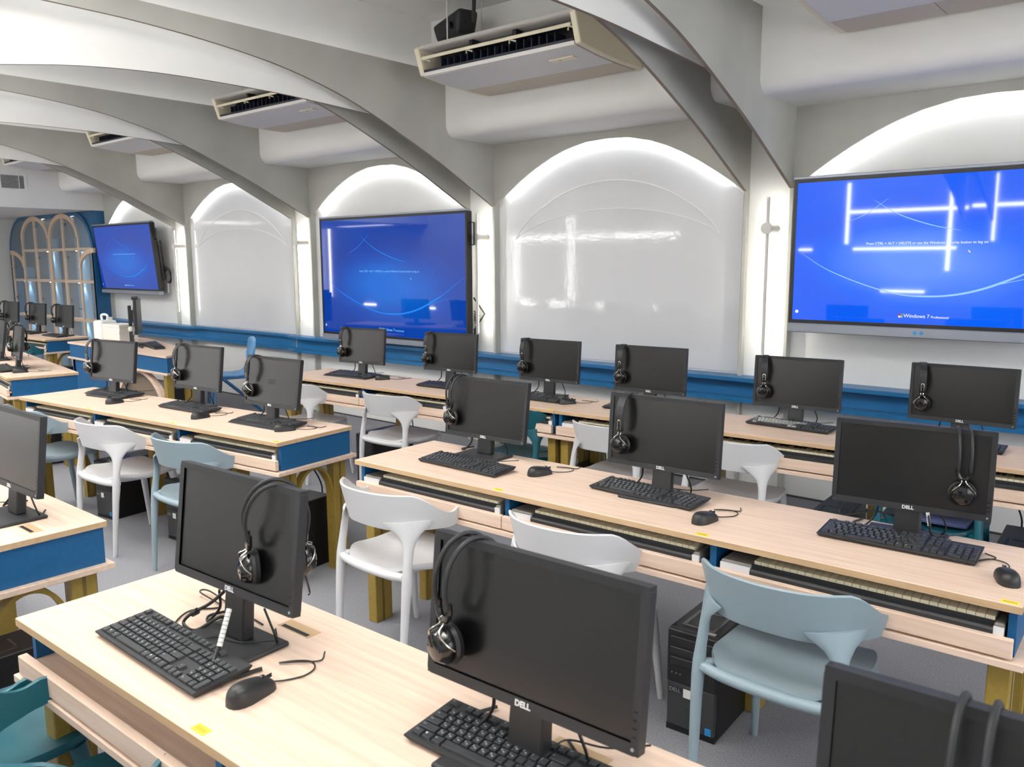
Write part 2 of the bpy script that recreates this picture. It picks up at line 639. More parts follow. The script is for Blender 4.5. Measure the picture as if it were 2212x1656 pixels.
# LED strips on the opposite wall (their reflections show in the glossy boards)
for (x0, x1, z0, z1) in ((-10.8, -9.45, 2.09, 2.13), (-9.2, -8.5, 2.09, 2.13), (-8.4, -7.1, 2.09, 2.13), (-10.69, -10.65, .88, 2.1), (-9.35, -9.31, .92, 2.5),
                         (-10.6, -10.2, .84, .88), (-9.85, -9.45, .84, .88), (-8.75, -8.2, .84, .88), (-7.45, -7.12, .84, .88),
                         (-4.09, -4.05, 1.89, 2.73), (-2.77, -2.73, 1.52, 2.74), (-2.26, -2.23, 1.9, 2.74), (-4.05, -2.55, 2.31, 2.35), (-2.5, -1.0, 2.33, 2.37), (-3.97, -2.66, 1.80, 1.83),
                         (-3.57, -3.01, 1.22, 1.25), (-4.75, -4.56, 1.80, 1.83), (-16.02, -15.99, .86, 2.5), (-14.8, -14.4, .70, .73), (-13.2, -12.5, .68, .71)):
    MB().box(x0, x1, Y_F, Y_F + .02, z0, z1).build('led_strip', STRIPE, wf)

# whiteboards ------------------------------------------------------------
def whiteboard(a, b, label):
    c, h = (a + b) / 2, (b - a) / 2
    t = thing('whiteboard', (c, YB, 0), 0, label, 'whiteboard')
    pts = [(-h + .03, .86), (h - .03, .86)] + [(h * (1 - i / 20) - .03 * (1 - i / 10), arch_z(1.17 * (1 - i / 20)) - .02) for i in range(0, 41)]
    MB().prism(pts, 'y', -.012, -.002).build('board', BOARD, t)
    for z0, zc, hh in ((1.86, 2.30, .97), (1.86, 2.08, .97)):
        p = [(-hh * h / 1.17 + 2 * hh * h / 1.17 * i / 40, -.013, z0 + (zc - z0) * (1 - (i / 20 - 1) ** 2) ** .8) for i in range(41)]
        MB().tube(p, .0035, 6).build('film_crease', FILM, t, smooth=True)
    return t


whiteboard(bays[1][0], bays[1][1], 'large glossy arched whiteboard with bright lamp reflections')
whiteboard(bays[3][0], bays[3][1], 'arched whiteboard without lamp reflections, behind the light-blue school chair')


# interactive screens --------------------------------------------------------
def display(loc, w, h, tilt, label, smat, sw, tx, bar=.055, texts=True, handle=True, ts=1.0):
    """loc: centre of the screen's lower edge on the front face"""
    t = thing('display', loc, 0, label, 'display')
    t.rotation_euler = (tilt, 0, 0)
    fr = .022
    MB().box(-w / 2 - fr, w / 2 + fr, .004, .07, -.03, h + fr).build('casing', TVBLK, t, bevel=.006)
    b = MB()
    b.box(-w / 2 - fr, w / 2 + fr, 0, .006, h + .004, h + fr).box(-w / 2 - fr, -w / 2, 0, .006, -.022, h + .004).box(w / 2, w / 2 + fr, 0, .006, -.022, h + .004).box(-w / 2, w / 2, 0, .006, -.022, 0)
    b.build('bezel', TVBLK, t)
    MB().box(-w / 2 - fr - .003, w / 2 + fr + .003, -.006, .05, h + fr, h + fr + .018).build('top_trim', TVGRY, t, bevel=.003)
    MB().box(-w / 2 - fr - .003, w / 2 + fr + .003, -.012, .06, -.022 - bar, -.022).build('control_bar', TVGRY, t, bevel=.004)
    MB().box(-w / 2, w / 2, .0035, .0045, 0, h).build('screen', smat, t)
    # curved light streaks of the wallpaper
    def streak(pts, wd):
        b = MB()
        cp = catmull([(p[0] * w - w / 2, 0, p[1] * h) for p in pts], 8)
        n = len(cp)
        for i in range(n - 1):
            q = wd * h * (math.sin(PI * (i + .0) / n) ** .7 + .05)
            q2 = wd * h * (math.sin(PI * (i + 1) / n) ** .7 + .05)
            b.add([(cp[i].x, .003, cp[i].z - q), (cp[i + 1].x, .003, cp[i + 1].z - q2), (cp[i + 1].x, .003, cp[i + 1].z + q2), (cp[i].x, .003, cp[i].z + q)], [(0, 1, 2, 3)])
        b.build('light_streak', sw, t)
    streak([(.02, .50), (.15, .36), (.35, .23), (.5, .19), (.66, .22), (.82, .33), (1.0, .52)], .004)
    streak([(.45, .195), (.58, .198), (.70, .245), (.85, .36)], .006)
    streak([(.30, .86), (.40, .75), (.52, .67), (.62, .63)], .003)
    streak([(.20, .70), (.28, .76), (.36, .86)], .002)
    streak([(.62, .20), (.74, .27), (.90, .34)], .002)
    rx = (PI / 2, 0, 0)
    if texts:
        put_text('lettering', 'Press CTRL + ALT + DELETE or use the Windows Security button to log on', .0212 * h / .872 * ts, tx, t, (0, .002, h * .552), rx, .0003)
        put_text('lettering', 'Windows', .031 * h / .872, tx, t, (-.035 * h, .002, h * .055), rx, .0003)
        put_text('lettering', '7', .029 * h / .872, tx, t, (.053 * h, .002, h * .056), rx, .0003)
        put_text('lettering', 'Professional', .020 * h / .872, tx, t, (.125 * h, .002, h * .052), rx, .0003)
        lo = thing('logo', (-.125 * h, .002, h * .056))
        lo.parent = t
        for cx, cz, cm in ((-1, 1, RED), (1, 1, mat('logo_green', (120, 190, 40), .5)), (-1, -1, TXT1), (1, -1, YEL)):
            MB().box(cx * .0075 * h - .006 * h, cx * .0075 * h + .006 * h, 0, .0005, cz * .0075 * h - .006 * h, cz * .0075 * h + .006 * h).build('logo_pane', cm, lo)
        MB().lathe([(.012 * h, 0), (.012 * h, .0005)], 16, 'y', (-w / 2 + .03, .002, .06 * h)).build('accessibility_icon', tx, t)
        MB().tube([(.15 * w, .002, .50 * h), (.157 * w, .002, .485 * h)], .003 * h, 5).build('pointer', tx, t)
    if handle:
        MB().tube([(w / 2 + fr, .05, h * .93), (w / 2 + fr + .04, .05, h * .93), (w / 2 + fr + .04, .05, h * .76), (w / 2 + fr, .05, h * .76)], .009, 8).build('handle', BLK, t, smooth=True)
    return t


d1 = display((-1.340, 5.33, 1.284), 1.555, .872, 0.0, 'large bright blue screen filling the arch beside the slim bar lamp', TV1M, SWOOSH1, TXT1, bar=.06, handle=False)
b = MB()
for s in (-1, 1):
    b.prism([(s * .018, -.014), (s * .018 - .014, 0), (s * .018, .014), (s * .018 + .014, 0)], 'y', -.0135, -.012)
o = b.build('indicator', BLUEST, d1)
o.location = (0, 0, -.052)
MB().box(-.77, -.69, -.0135, -.012, -.062, -.044).build('nameplate', PCLOG, d1)
MB().box(-.2, .2, .07, .26, .2, .6).build('wall_mount', BLK, d1)
d2 = display((-6.150, 5.37, .945), 2.075, 1.145, 0.0, 'blue screen resting above the ledge behind two monitors', TV2M, SWOOSH2, TXT2, bar=.05, ts=1.0)
b = MB()
for a in (0, 1):
    b.tube([(1.02, .12, .1 + a * .3), (1.08, .2, .25), (1.02, .12, .4 - a * .3)], .008, 6)
for i in range(5):
    b.tube([(1.03 + .02 * random.random(), .1, .05), (1.07 + .02 * random.random(), .13, .12 + .03 * i), (1.04, .1, .2 + .02 * i)], .006, 6)
b.build('bracket_cables', CABLE, d2, smooth=True)
MB().box(-.3, .3, .07, .18, .3, .8).build('wall_mount', BLK, d2)
d3 = display((-11.735, 5.43, 1.31), 1.70, .875, R(5), 'smaller blue screen tilted forward beside the display cabinet', TV3M, SWOOSH2, TXT2, bar=.05)
MB().box(.55, .89, .07, .12, .12, .66).build('rear_box', TVBLK, d3, bevel=.01)
b = MB()
for i in range(6):
    b.tube(catmull([(.88, .1, .22 + .02 * i), (.95 + .01 * i, .12, .26), (.98, .13, .16 - .01 * i), (.93, .12, .08), (.89, .1, .12)], 5), .008, 6)
b.build('cable_coil', CABLE, d3, smooth=True)
MB().box(-.2, .2, .07, .15, .2, .6).build('wall_mount', BLK, d3)
t = thing('power_socket', (-11.03, YB, 1.33), 0, 'white wall socket beside the tilted screen', 'socket')
MB().box(-.045, .045, -.02, 0, -.07, .07).build('face_plate', SOCK, t, bevel=.005)

# ceiling air conditioners -----------------------------------------------
def aircon(loc, label):
    t = thing('air_conditioner', loc, 0, label, 'air conditioner', 'ceiling air conditioners between the ribs')
    W = 1.40
    F = lambda z: -.058 * (z - .02) / .165          # the outlet face leans forward at its top
    prof = [(.0, .018), (.25, -.008), (.5, -.020), (.70, -.020), (.70, .095), (.52, .180), (.30, .212), (-.03, .212), (F(.19), .19)]

    def side(x0, x1, nm):
        MB().prism(prof, 'x', x0, x1).build(nm, CREAM, t, bevel=.005)
    side(0, .045, 'side_cover')
    side(W - .045, W, 'side_cover')
    MB().prism([(.02, .008), (.25, -.014), (.42, -.022), (.42, .0), (.03, .025)], 'x', .045, W - .045).build('belly_panel', ACGREY, t, smooth=True)
    for x0, x1 in ((.045, .555), (.56, W - .045)):
        MB().prism([(.42, -.022), (.5, -.024), (.69, -.024), (.69, 0), (.42, 0)], 'x', x0, x1).build('intake_grille', ACGR, t)
    MB().box(.045, W - .045, .30, .69, 0, .03).box(.045, W - .045, .66, .69, 0, .09).build('rear_panel', CREAM, t)
    MB().prism([(-.045, .180), (-.056, .186), (-.03, .212), (.30, .212), (.52, .180), (.68, .10), (.66, .09), (.5, .165), (.02, .185)], 'x', .045, W - .045).build('top_cover', LAMPW, t, smooth=True)
    MB().prism([(-.002, .012), (-.010, .034), (.03, .034), (.03, .012)], 'x', .045, W - .045).build('lower_lip', LAMPW, t)
    MB().box(.05, W - .05, .16, .2, .02, .19).box(.05, W - .05, .02, .2, .030, .034).build('outlet_cavity', DARK, t)
    MB().prism([(-.006, .034), (-.012, .050), (.03, .056), (.03, .034)], 'x', .05, W - .05).build('drip_rail', DARKB, t)
    MB().tube([(.055, F(.125) + .004, .125), (W - .055, F(.125) + .004, .125)], [(.005, .011), (.005, .011)], 8).build('louver', CREAM, t, smooth=True)
    for x in (.07, .48, .86, W - .07):
        b = MB()
        b.tube([(x - .025, .0, .105), (x, -.03, .118), (x + .03, .0, .108)], .006, 6)
        b.build('louver_clip', CREAM, t)
    for i in range(17):
        x = .20 + i * .062
        MB().box(x, x + .006, .01, .12, .055, .112).build('air_vane', DARKB, t)
    MB().tube([(.12, .07, .160), (W - .1, .07, .160)], .014, 8).build('fan_cover', PGREY, t)
    for x in (.48, .86):
        MB().box(x, x + .03, .0, .1, .12, .185).build('divider', DARK, t)
    pl = MB().box(W - .36, W - .17, .150, .212, -.0125, -.0005).build('name_plate', CREAM, t)
    b = MB()
    for a in (90, 210, 330):
        c = (math.cos(R(a)) * .006, math.sin(R(a)) * .006)
        b.prism([(c[0] * 0, 0), (c[0] - c[1] * .5, c[1] + c[0] * .5), (c[0] * 2, c[1] * 2), (c[0] + c[1] * .5, c[1] - c[0] * .5)], 'z', -.0132, -.0125)
    o = b.build('plate_mark', BLK, pl)
    o.location = (W - .29, .18, 0)
    for x, y in ((.03, .25), (.03, .62), (W - .1, .25), (W - .1, .62)):
        MB().tube([(x, y, .15), (x, y, ZC - loc[2])], .005, 6).build('hanger_rod', LAMPW, t)
    return t


ac = aircon((-4.452, 4.235, 2.952), 'cream air conditioner hanging in front of the black speaker')
dup(ac, (-4.452 + PITCH, 4.235, 2.952), 0, 'cream air conditioner cut by the frame above the bright screen')
dup(ac, (-4.452 - PITCH, 4.235, 2.952), 0, 'second cream air conditioner along the ceiling from the black speaker')
dup(ac, (-4.452 - 2 * PITCH, 4.235, 2.952), 0, 'cream air conditioner half hidden behind the third rib pair')
dup(ac, (-4.452 - 3 * PITCH, 4.235, 2.952), 0, 'farthest cream air conditioner next to the wall vent')

# speaker
t = thing('speaker', (-4.50, 4.66, 3.30), R(-15), 'black loudspeaker hanging behind the nearest whole air conditioner', 'speaker')
MB().hexa([(-.15, -.09, .0), (.13, -.07, .02), (.13, .09, .02), (-.15, .09, .0), (-.20, -.1, .13), (.17, -.08, .19), (.17, .1, .19), (-.20, .1, .13)]).build('cabinet', BLKM, t, bevel=.03, seg=3, smooth=True)
MB().tube([(.15, 0, .10), (.24, 0, .08), (.26, 0, .30)], .015, 8).build('bracket', BLK, t, smooth=True)
MB().lathe([(.028, -.11), (.028, -.09)], 16, 'y', (.06, 0, .08)).build('knob', BLKG, t, smooth=True)

# vent grille on the lowered ceiling face
t = thing('vent_grille', (XE, 4.22, 2.685), 0, 'slatted air vent above the display cabinet', 'vent')
MB().box(0, .004, .0, .30, .0, .172).build('duct', DARK, t)
b = MB()
b.box(0, .012, -.025, 0, -.02, .192).box(0, .012, .29, .315, -.02, .192).box(0, .012, 0, .29, -.02, 0).box(0, .012, 0, .29, .172, .192).box(.006, .014, .222, .228, 0, .172)
b.build('frame', WHITE, t)
for i in range(9):
    z = .012 + i * .0185
    MB().hexa([(.004, 0, z), (.012, 0, z - .005), (.012, .29, z - .005), (.004, .29, z), (.004, 0, z + .004), (.012, 0, z), (.012, .29, z), (.004, .29, z + .004)]).build('slat', ACGREY, t)

# ------------------------------------------------------------------ display cabinet
CY = 5.36
cab = thing('display_cabinet', (-14.30, CY, 0), 0, 'blue arched display cabinet with beech framed glass doors and lit panels', 'cabinet')
hw = 1.65


def cab_outline(off):
    p = [(-hw + off, 0)]
    for i in range(13):
        a = PI - (PI / 2) * i / 12
        p.append((-hw + .62 + (.62 - off) * math.cos(a), 1.85 + (.58 - off) * math.sin(a)))
    for i in range(13):
        a = PI / 2 - (PI / 2) * i / 12
        p.append((hw - .62 + (.62 - off) * math.cos(a), 1.85 + (.58 - off) * math.sin(a)))
    return p + [(hw - off, 0)]


oo, oi = cab_outline(0), cab_outline(.055)
MB().band(oi, oo, 'y', 0, .20).build('body', CABBLUE, cab, smooth=True)
MB().box(hw - .62, hw, .02, .20, 1.85, 2.43).build('side_block', CABBLUE, cab)
MB().prism(cab_outline(.03), 'y', .185, .198).build('back_panel', CABGREY, cab)
PXS = [-1.585, -1.08, -.515, .055, .60, 1.13, 1.62]     # post centres (local x)


def post(x, z1, wd=.055):
    MB().box(x - wd / 2, x + wd / 2, .0, .03, 0, z1).build('post', CABWOOD, cab, bevel=.004)


for x, z in ((-1.60, 1.86), (-1.07, 2.1), (-.52, 2.35), (.03, 2.1), (.08, 2.1), (.59, 2.35), (1.13, 2.1), (1.62, 1.86)):
    post(x, z)


def cab_arch(x0, x1, zb, za, half=None):
    n = 24
    lo, up = [], []
    c, h = (x0 + x1) / 2, (x1 - x0) / 2
    for i in range(n + 1):
        a = PI - PI * i / n
        if half == 'l' and a < PI / 2 - 1e-6:
            continue
        if half == 'r' and a > PI / 2 + 1e-6:
            continue
        up.append((c + h * math.cos(a), zb + (za - zb) * math.sin(a)))
        lo.append((c + (h - .065) * math.cos(a), zb + (za - zb - .07) * math.sin(a)))
    MB().band(lo, up, 'y', -.004, .03).build('door_arch', CABWOOD, cab, smooth=True)


cab_arch(-1.10, .04, 2.06, 2.425)
cab_arch(.05, 1.15, 2.06, 2.425)
cab_arch(-2.20, -1.05, 1.60, 1.89, 'r')
cab_arch(1.10, 2.22, 1.60, 1.89, 'l')
for z, x0, x1 in ((1.88, -1.08, 1.62), (1.39, -1.60, 1.62), (.80, -1.60, 1.62), (.40, -1.60, 1.62)):
    MB().box(x0, x1, .005, .16, z - .02, z + .02).build('shelf', CABWOOD, cab, bevel=.003)
LITP = emitter('cabinet_spot', (255, 246, 230), 10.0)
for (x0, x1) in ((-1.57, -1.10), (-.49, .0), (.62, 1.10)):
    MB().box(x0, x1, .165, .180, 0, 2.06 if x0 > -1.5 else 1.6).build('lit_panel', CABBACK, cab)
for (x0, x1) in ((-1.57, -1.10), (-.49, .0), (.62, 1.10)):
    for z in (1.86, 1.37, .78):
        if x0 < -1.5 and z > 1.8:
            continue
        x = (x0 + x1) / 2
        MB().lathe([(.035, 0), (.035, .006)], 14, 'z', (x, .11, z - .008)).build('spot_lamp', LITP, cab)
        d = bpy.data.lights.new('cabinet_spot_light', 'SPOT')
        d.energy, d.spot_size, d.spot_blend, d.shadow_soft_size = 5.0, R(75), .6, .02
        d.color = (1, .95, .88)
        o = bpy.data.objects.new('cabinet_spot_light', d)
        COL.objects.link(o)
        o.location = (-14.30 + x, CY + .115, z - .02)
        o.rotation_euler = (R(8), 0, 0)
for z, xs_ in ((1.76, (-.42, .70)), (1.62, (-1.52,)), (1.10, (-1.52, -.42, .70)), (2.26, (-.44, .68))):
    for x in xs_:
        MB().tube([(x, -.02, z), (x + .1, -.02, z)], .016, 8).box(x + .02, x + .07, -.03, .0, z - .02, z + .02).build('door_hinge', CHROME, cab, smooth=True)
for x in (-.0, 1.13):
    MB().tube([(x - .05, -.03, .98), (x + .05, -.03, .98)], .006, 6).build('door_handle', BLK, cab)
MB().prism(cab_outline(.06), 'y', .001, .004).build('glass_pane', GLASS, cab)
for x0, x1 in ((-.75, -.15), (.45, 1.0)):
    MB().box(x0, x1, .03, .05, 2.375, 2.385).build('led_tube', LITP, cab)
area('cabinet_end_light', (-14.3, 2.6, 2.41), 1.0, 16)  # added unseen area light that fills the lowered end

# ------------------------------------------------------------------ desks
DESK = {'D1': (-6.0941, 2.0228, 6.05), 'D2': (-2.9200, 2.3201, 1.50), 'D3': (-5.6341, 3.7568, 2.84), 'D4': (-2.2494, .6905, 1.495),
        'D5': (-5.495, .668, .3), 'D6': (-9.755, 2.690, -8.5), 'D7': (-13.06, 3.705, 2.0)}
DL, DW, DH = 2.6133, .5153, .78


def dpt(n, s, t, z=DH):
    x, y, a = DESK[n]
    a = R(a)
    return (x + s * math.cos(a) - t * math.sin(a), y + s * math.sin(a) + t * math.cos(a), z)


def make_desk(L, label, divs=(.871, 1.742), off=0.0):
    t = thing('piano_desk', (0, 0, 0), 0, label, 'desk', 'long three-seat desks with keyboard trays')
    b = MB().box(0, L, 0, DW, DH - .022, DH)
    b.build('tabletop', [WOOD], t, bevel=.0015)
    MB().box(.0005, L - .0005, -.0008, .001, DH - .0205, DH - .0015).build('front_edge_band', WOODE, t)
    MB().box(L - .001, L + .0008, .0005, DW - .0005, DH - .0205, DH - .0015).build('end_edge_band', WOODE, t)
    # seams in the top over the inner panels
    MB().box(-.015, L + .015, -.012, DW + .012, .607, .627).build('lower_board', [WOOD], t, bevel=.0015)
    for s in (0.012, L - .032):
        MB().box(s, s + .020, .03, DW - .01, .627, DH - .022).build('side_panel', BLUE, t)
    ds = [d + off for d in divs]
    for s in ds:
        MB().box(s - .010, s + .012, .03, DW - .01, .627, DH - .022).build('divider', BLUE, t)
    MB().box(.035, L - .035, DW - .03, DW - .014, .627, DH - .022).build('back_panel', BLUE, t)
    cuts = [.012] + ds + [L - .012]
    for a, c in zip(cuts, cuts[1:]):
        MB().box(a + .002, c - .002, -.008, .014, .634, .685).build('drawer_front', WOOD, t, bevel=.0015)
        MB().box(a + .02, c - .02, .014, DW - .04, .655, .668).build('tray', WOOD, t)
    hs = .03
    for s in (.045, L - .045):
        for y in (.085, DW - .085):
            lg = MB().box(s - .028, s + .028, y - .045, y + .045, 0, .607).build('leg', GOLD, t, bevel=.003)
            MB().box(s + .028, s + .0295, y - .006, y + .006, 0, .607).box(s - .0295, s - .028, y - .006, y + .006, 0, .607).build('groove', mat_groove, lg)
        lo, up = [], []
        c, h = DW / 2, (DW - .26) / 2
        for i in range(25):
            a = PI - PI * i / 24
            lo.append((c + (h - .014) * math.cos(a), .42 + .165 * math.sin(a)))
            up.append((c + h * math.cos(a), .42 + .182 * math.sin(a)))
        MB().band(lo, up, 'x', s - .022, s + .022).build('arch_brace', GOLD, t, smooth=True)
        for y in (c - h, c + h):
            MB().box(s - .022, s + .022, y - .014 if y > c else y, y if y > c else y + .014, 0, .42).build('arch_post', GOLD, t)
    for s in ds:
        MB().box(s - .028, s + .028, DW - .13, DW - .04, 0, .607).build('leg', GOLD, t, bevel=.003)
    for s in [d - .035 for d in ds] + [L - .03]:
        st = MB().box(s - .022, s + .022, .008, .030, DH, DH + .0006).build('yellow_sticker', YEL, t)
        b = MB()
        for i in range(7):
            b.box(s - .016 + i * .0046, s - .0125 + i * .0046, .014, .024, DH + .0006, DH + .0008)
        b.build('sticker_print', YELP, st)
    return t


mat_groove = mat('gold_groove', (112, 92, 38), .5)
LAB = {'D1': 'oak and blue desk across the aisle with three monitors and ergonomic keyboard', 'D2': 'oak desk in the middle row with piano keyboards in open trays',
       'D3': 'oak desk along the wall starting beside the light-blue school chair', 'D3b': 'oak desk along the wall under the large bright screen',
       'D4': 'nearest oak desk holding three monitors seen from their seats', 'D5': 'oak desk cut by the frame edge with blue end panel, next to nearest desk',
       'D6': 'turned oak desk with blue end panel, its two monitors seen obliquely', 'D7': 'far oak desk in front of the display cabinet'}
d_proto = make_desk(DL, LAB['D1'])
DO = {}


def place_desk(n, first=False, src=None):
    x, y, a = DESK[n]
    if first:
        o = src or d_proto
        o.location, o.rotation_euler = (x, y, 0), (0, 0, R(a))
        o['label'] = LAB[n]
    else:
        o = dup(src or d_proto, (x, y, 0), R(a), LAB[n])
    DO[n] = o
    return o


place_desk('D1', True)
for n in ('D2', 'D4', 'D5', 'D6', 'D7'):
    place_desk(n)
d3p = make_desk(2.655, LAB['D3'], divs=(.93, 1.79))
place_desk('D3', True, d3p)
DESK['D3b'] = dpt('D3', 2.66, 0)[:2] + (2.84,)
d3b = dup(d_proto, DESK['D3b'][:2] + (0,), R(2.84), LAB['D3b'])

# small rectangular cable slot lids and a cable port on the nearest desks
for n, s, tt in (('D4', .62, .40), ('D4', 1.45, .40), ('D5', 2.50, .30)):
    o = MB().box(s - .06, s + .06, tt - .012, tt + .03, DH, DH + .0005).build('cable_slot', WOODE, DO[n])
    o2 = MB().box(s - .05, s + .05, tt - .008, tt + .004, DH + .0005, DH + .0008).build('slot_opening', DARK, o)


# ------------------------------------------------------------------ pianos in the trays
def make_piano(separate):
    t = thing('digital_piano', (0, 0, 0), 0, 'x', 'piano', 'piano keyboards in the desk trays')
    W = .80
    n = 29
    kx0, kx1 = .105, .775
    kw = (kx1 - kx0) / n
    MB().box(0, W, -.014, .27, 0, .020).box(0, W, .19, .27, .02, .07).build('body', BLK, t, bevel=.003)
    MB().prism([(-.036, .004), (-.036, .026), (-.030, .032), (-.018, .032), (-.018, .046), (-.0145, .046), (-.0145, .004)], 'x', .10, W - .025).build('key_slip', BLKM, t)
    MB().box(0, .10, -.028, .19, .004, .044).build('end_block', PGREY, t, bevel=.004)
    MB().box(0, .10, -.034, -.0275, .014, .036).build('end_strip', LOGO, t)
    MB().box(W - .025, W, -.028, .19, .004, .044).build('end_block', PGREY, t, bevel=.004)
    MB().box(W - .025, W, -.034, -.0275, .014, .036).build('end_strip', LOGO, t)
    if separate:
        me = MB().box(.0006, kw - .0006, -.013, .19, .044, .056).box(.0006, kw - .0006, -.010, .19, .034, .044).mesh('white_key', IVORY, bevel=.0008)
        for i in range(n):
            o = obj('white_key', me, t)
            o.location = (kx0 + i * kw, 0, 0)
        mb = MB().hexa([(-.006, .04, .056), (.006, .04, .056), (.006, .19, .056), (-.006, .19, .056), (-.005, .046, .068), (.005, .046, .068), (.005, .19, .068), (-.005, .19, .068)]).mesh('black_key', BLKG)
        for i in range(n - 1):
            if i % 7 in (2, 6):
                continue
            o = obj('black_key', mb, t)
            o.location = (kx0 + (i + 1) * kw, 0, 0)
    else:
        b = MB()
        for i in range(n):
            x = kx0 + i * kw
            b.box(x + .0011, x + kw - .0011, -.013, .19, .036, .056)
        tag(b.build('white_key', IVORY, t), kind='stuff')
        b = MB()
        for i in range(n - 1):
            if i % 7 in (2, 6):
                continue
            x = kx0 + (i + 1) * kw
            b.hexa([(x - .006, .04, .056), (x + .006, .04, .056), (x + .006, .19, .056), (x - .006, .19, .056), (x - .005, .046, .068), (x + .005, .046, .068), (x + .005, .19, .068), (x - .005, .19, .068)])
        tag(b.build('black_key', BLKG, t), kind='stuff')
    return t


PN = make_piano(True)
PF = make_piano(False)
used = set()


def place_piano(src, desk, s, label):
    loc = dpt(desk, s, .048, .670)
    rz = R(DESK[desk][2])
    if src.name not in used:
        used.add(src.name)
        src.location, src.rotation_euler = loc, (0, 0, rz)
        src['label'] = label
        return src
    return dup(src, loc, rz, label)


DN = {'D1': 'desk across the aisle', 'D2': 'middle-row desk', 'D3': 'wall desk by the school chair', 'D3b': 'wall desk under the bright screen', 'D4': 'nearest desk',
      'D5': 'desk cut by the frame edge', 'D6': 'turned desk', 'D7': 'desk before the cabinet'}
END = {0: 'aisle', 1: 'middle', 2: 'outer'}
for d, ss in (('D2', (.045, .90, 1.775)), ('D3b', (.045, .90, 1.775))):
    for i, s in enumerate(ss):
        place_piano(PN, d, s, 'digital piano in the %s tray of the %s' % (('first', 'middle', 'last')[i], DN[d]))
for d, ss in (('D1', (.045, .90, 1.775)), ('D3', (.10, .965, 1.83)), ('D4', (1.775,)), ('D7', (1.775,)), ('D6', (1.775,))):
    for i, s in enumerate(ss):
        place_piano(PF, d, s, 'digital piano in the %s tray of the %s' % ((('first', 'middle', 'last')[i] if len(ss) > 1 else 'last'), DN[d]))


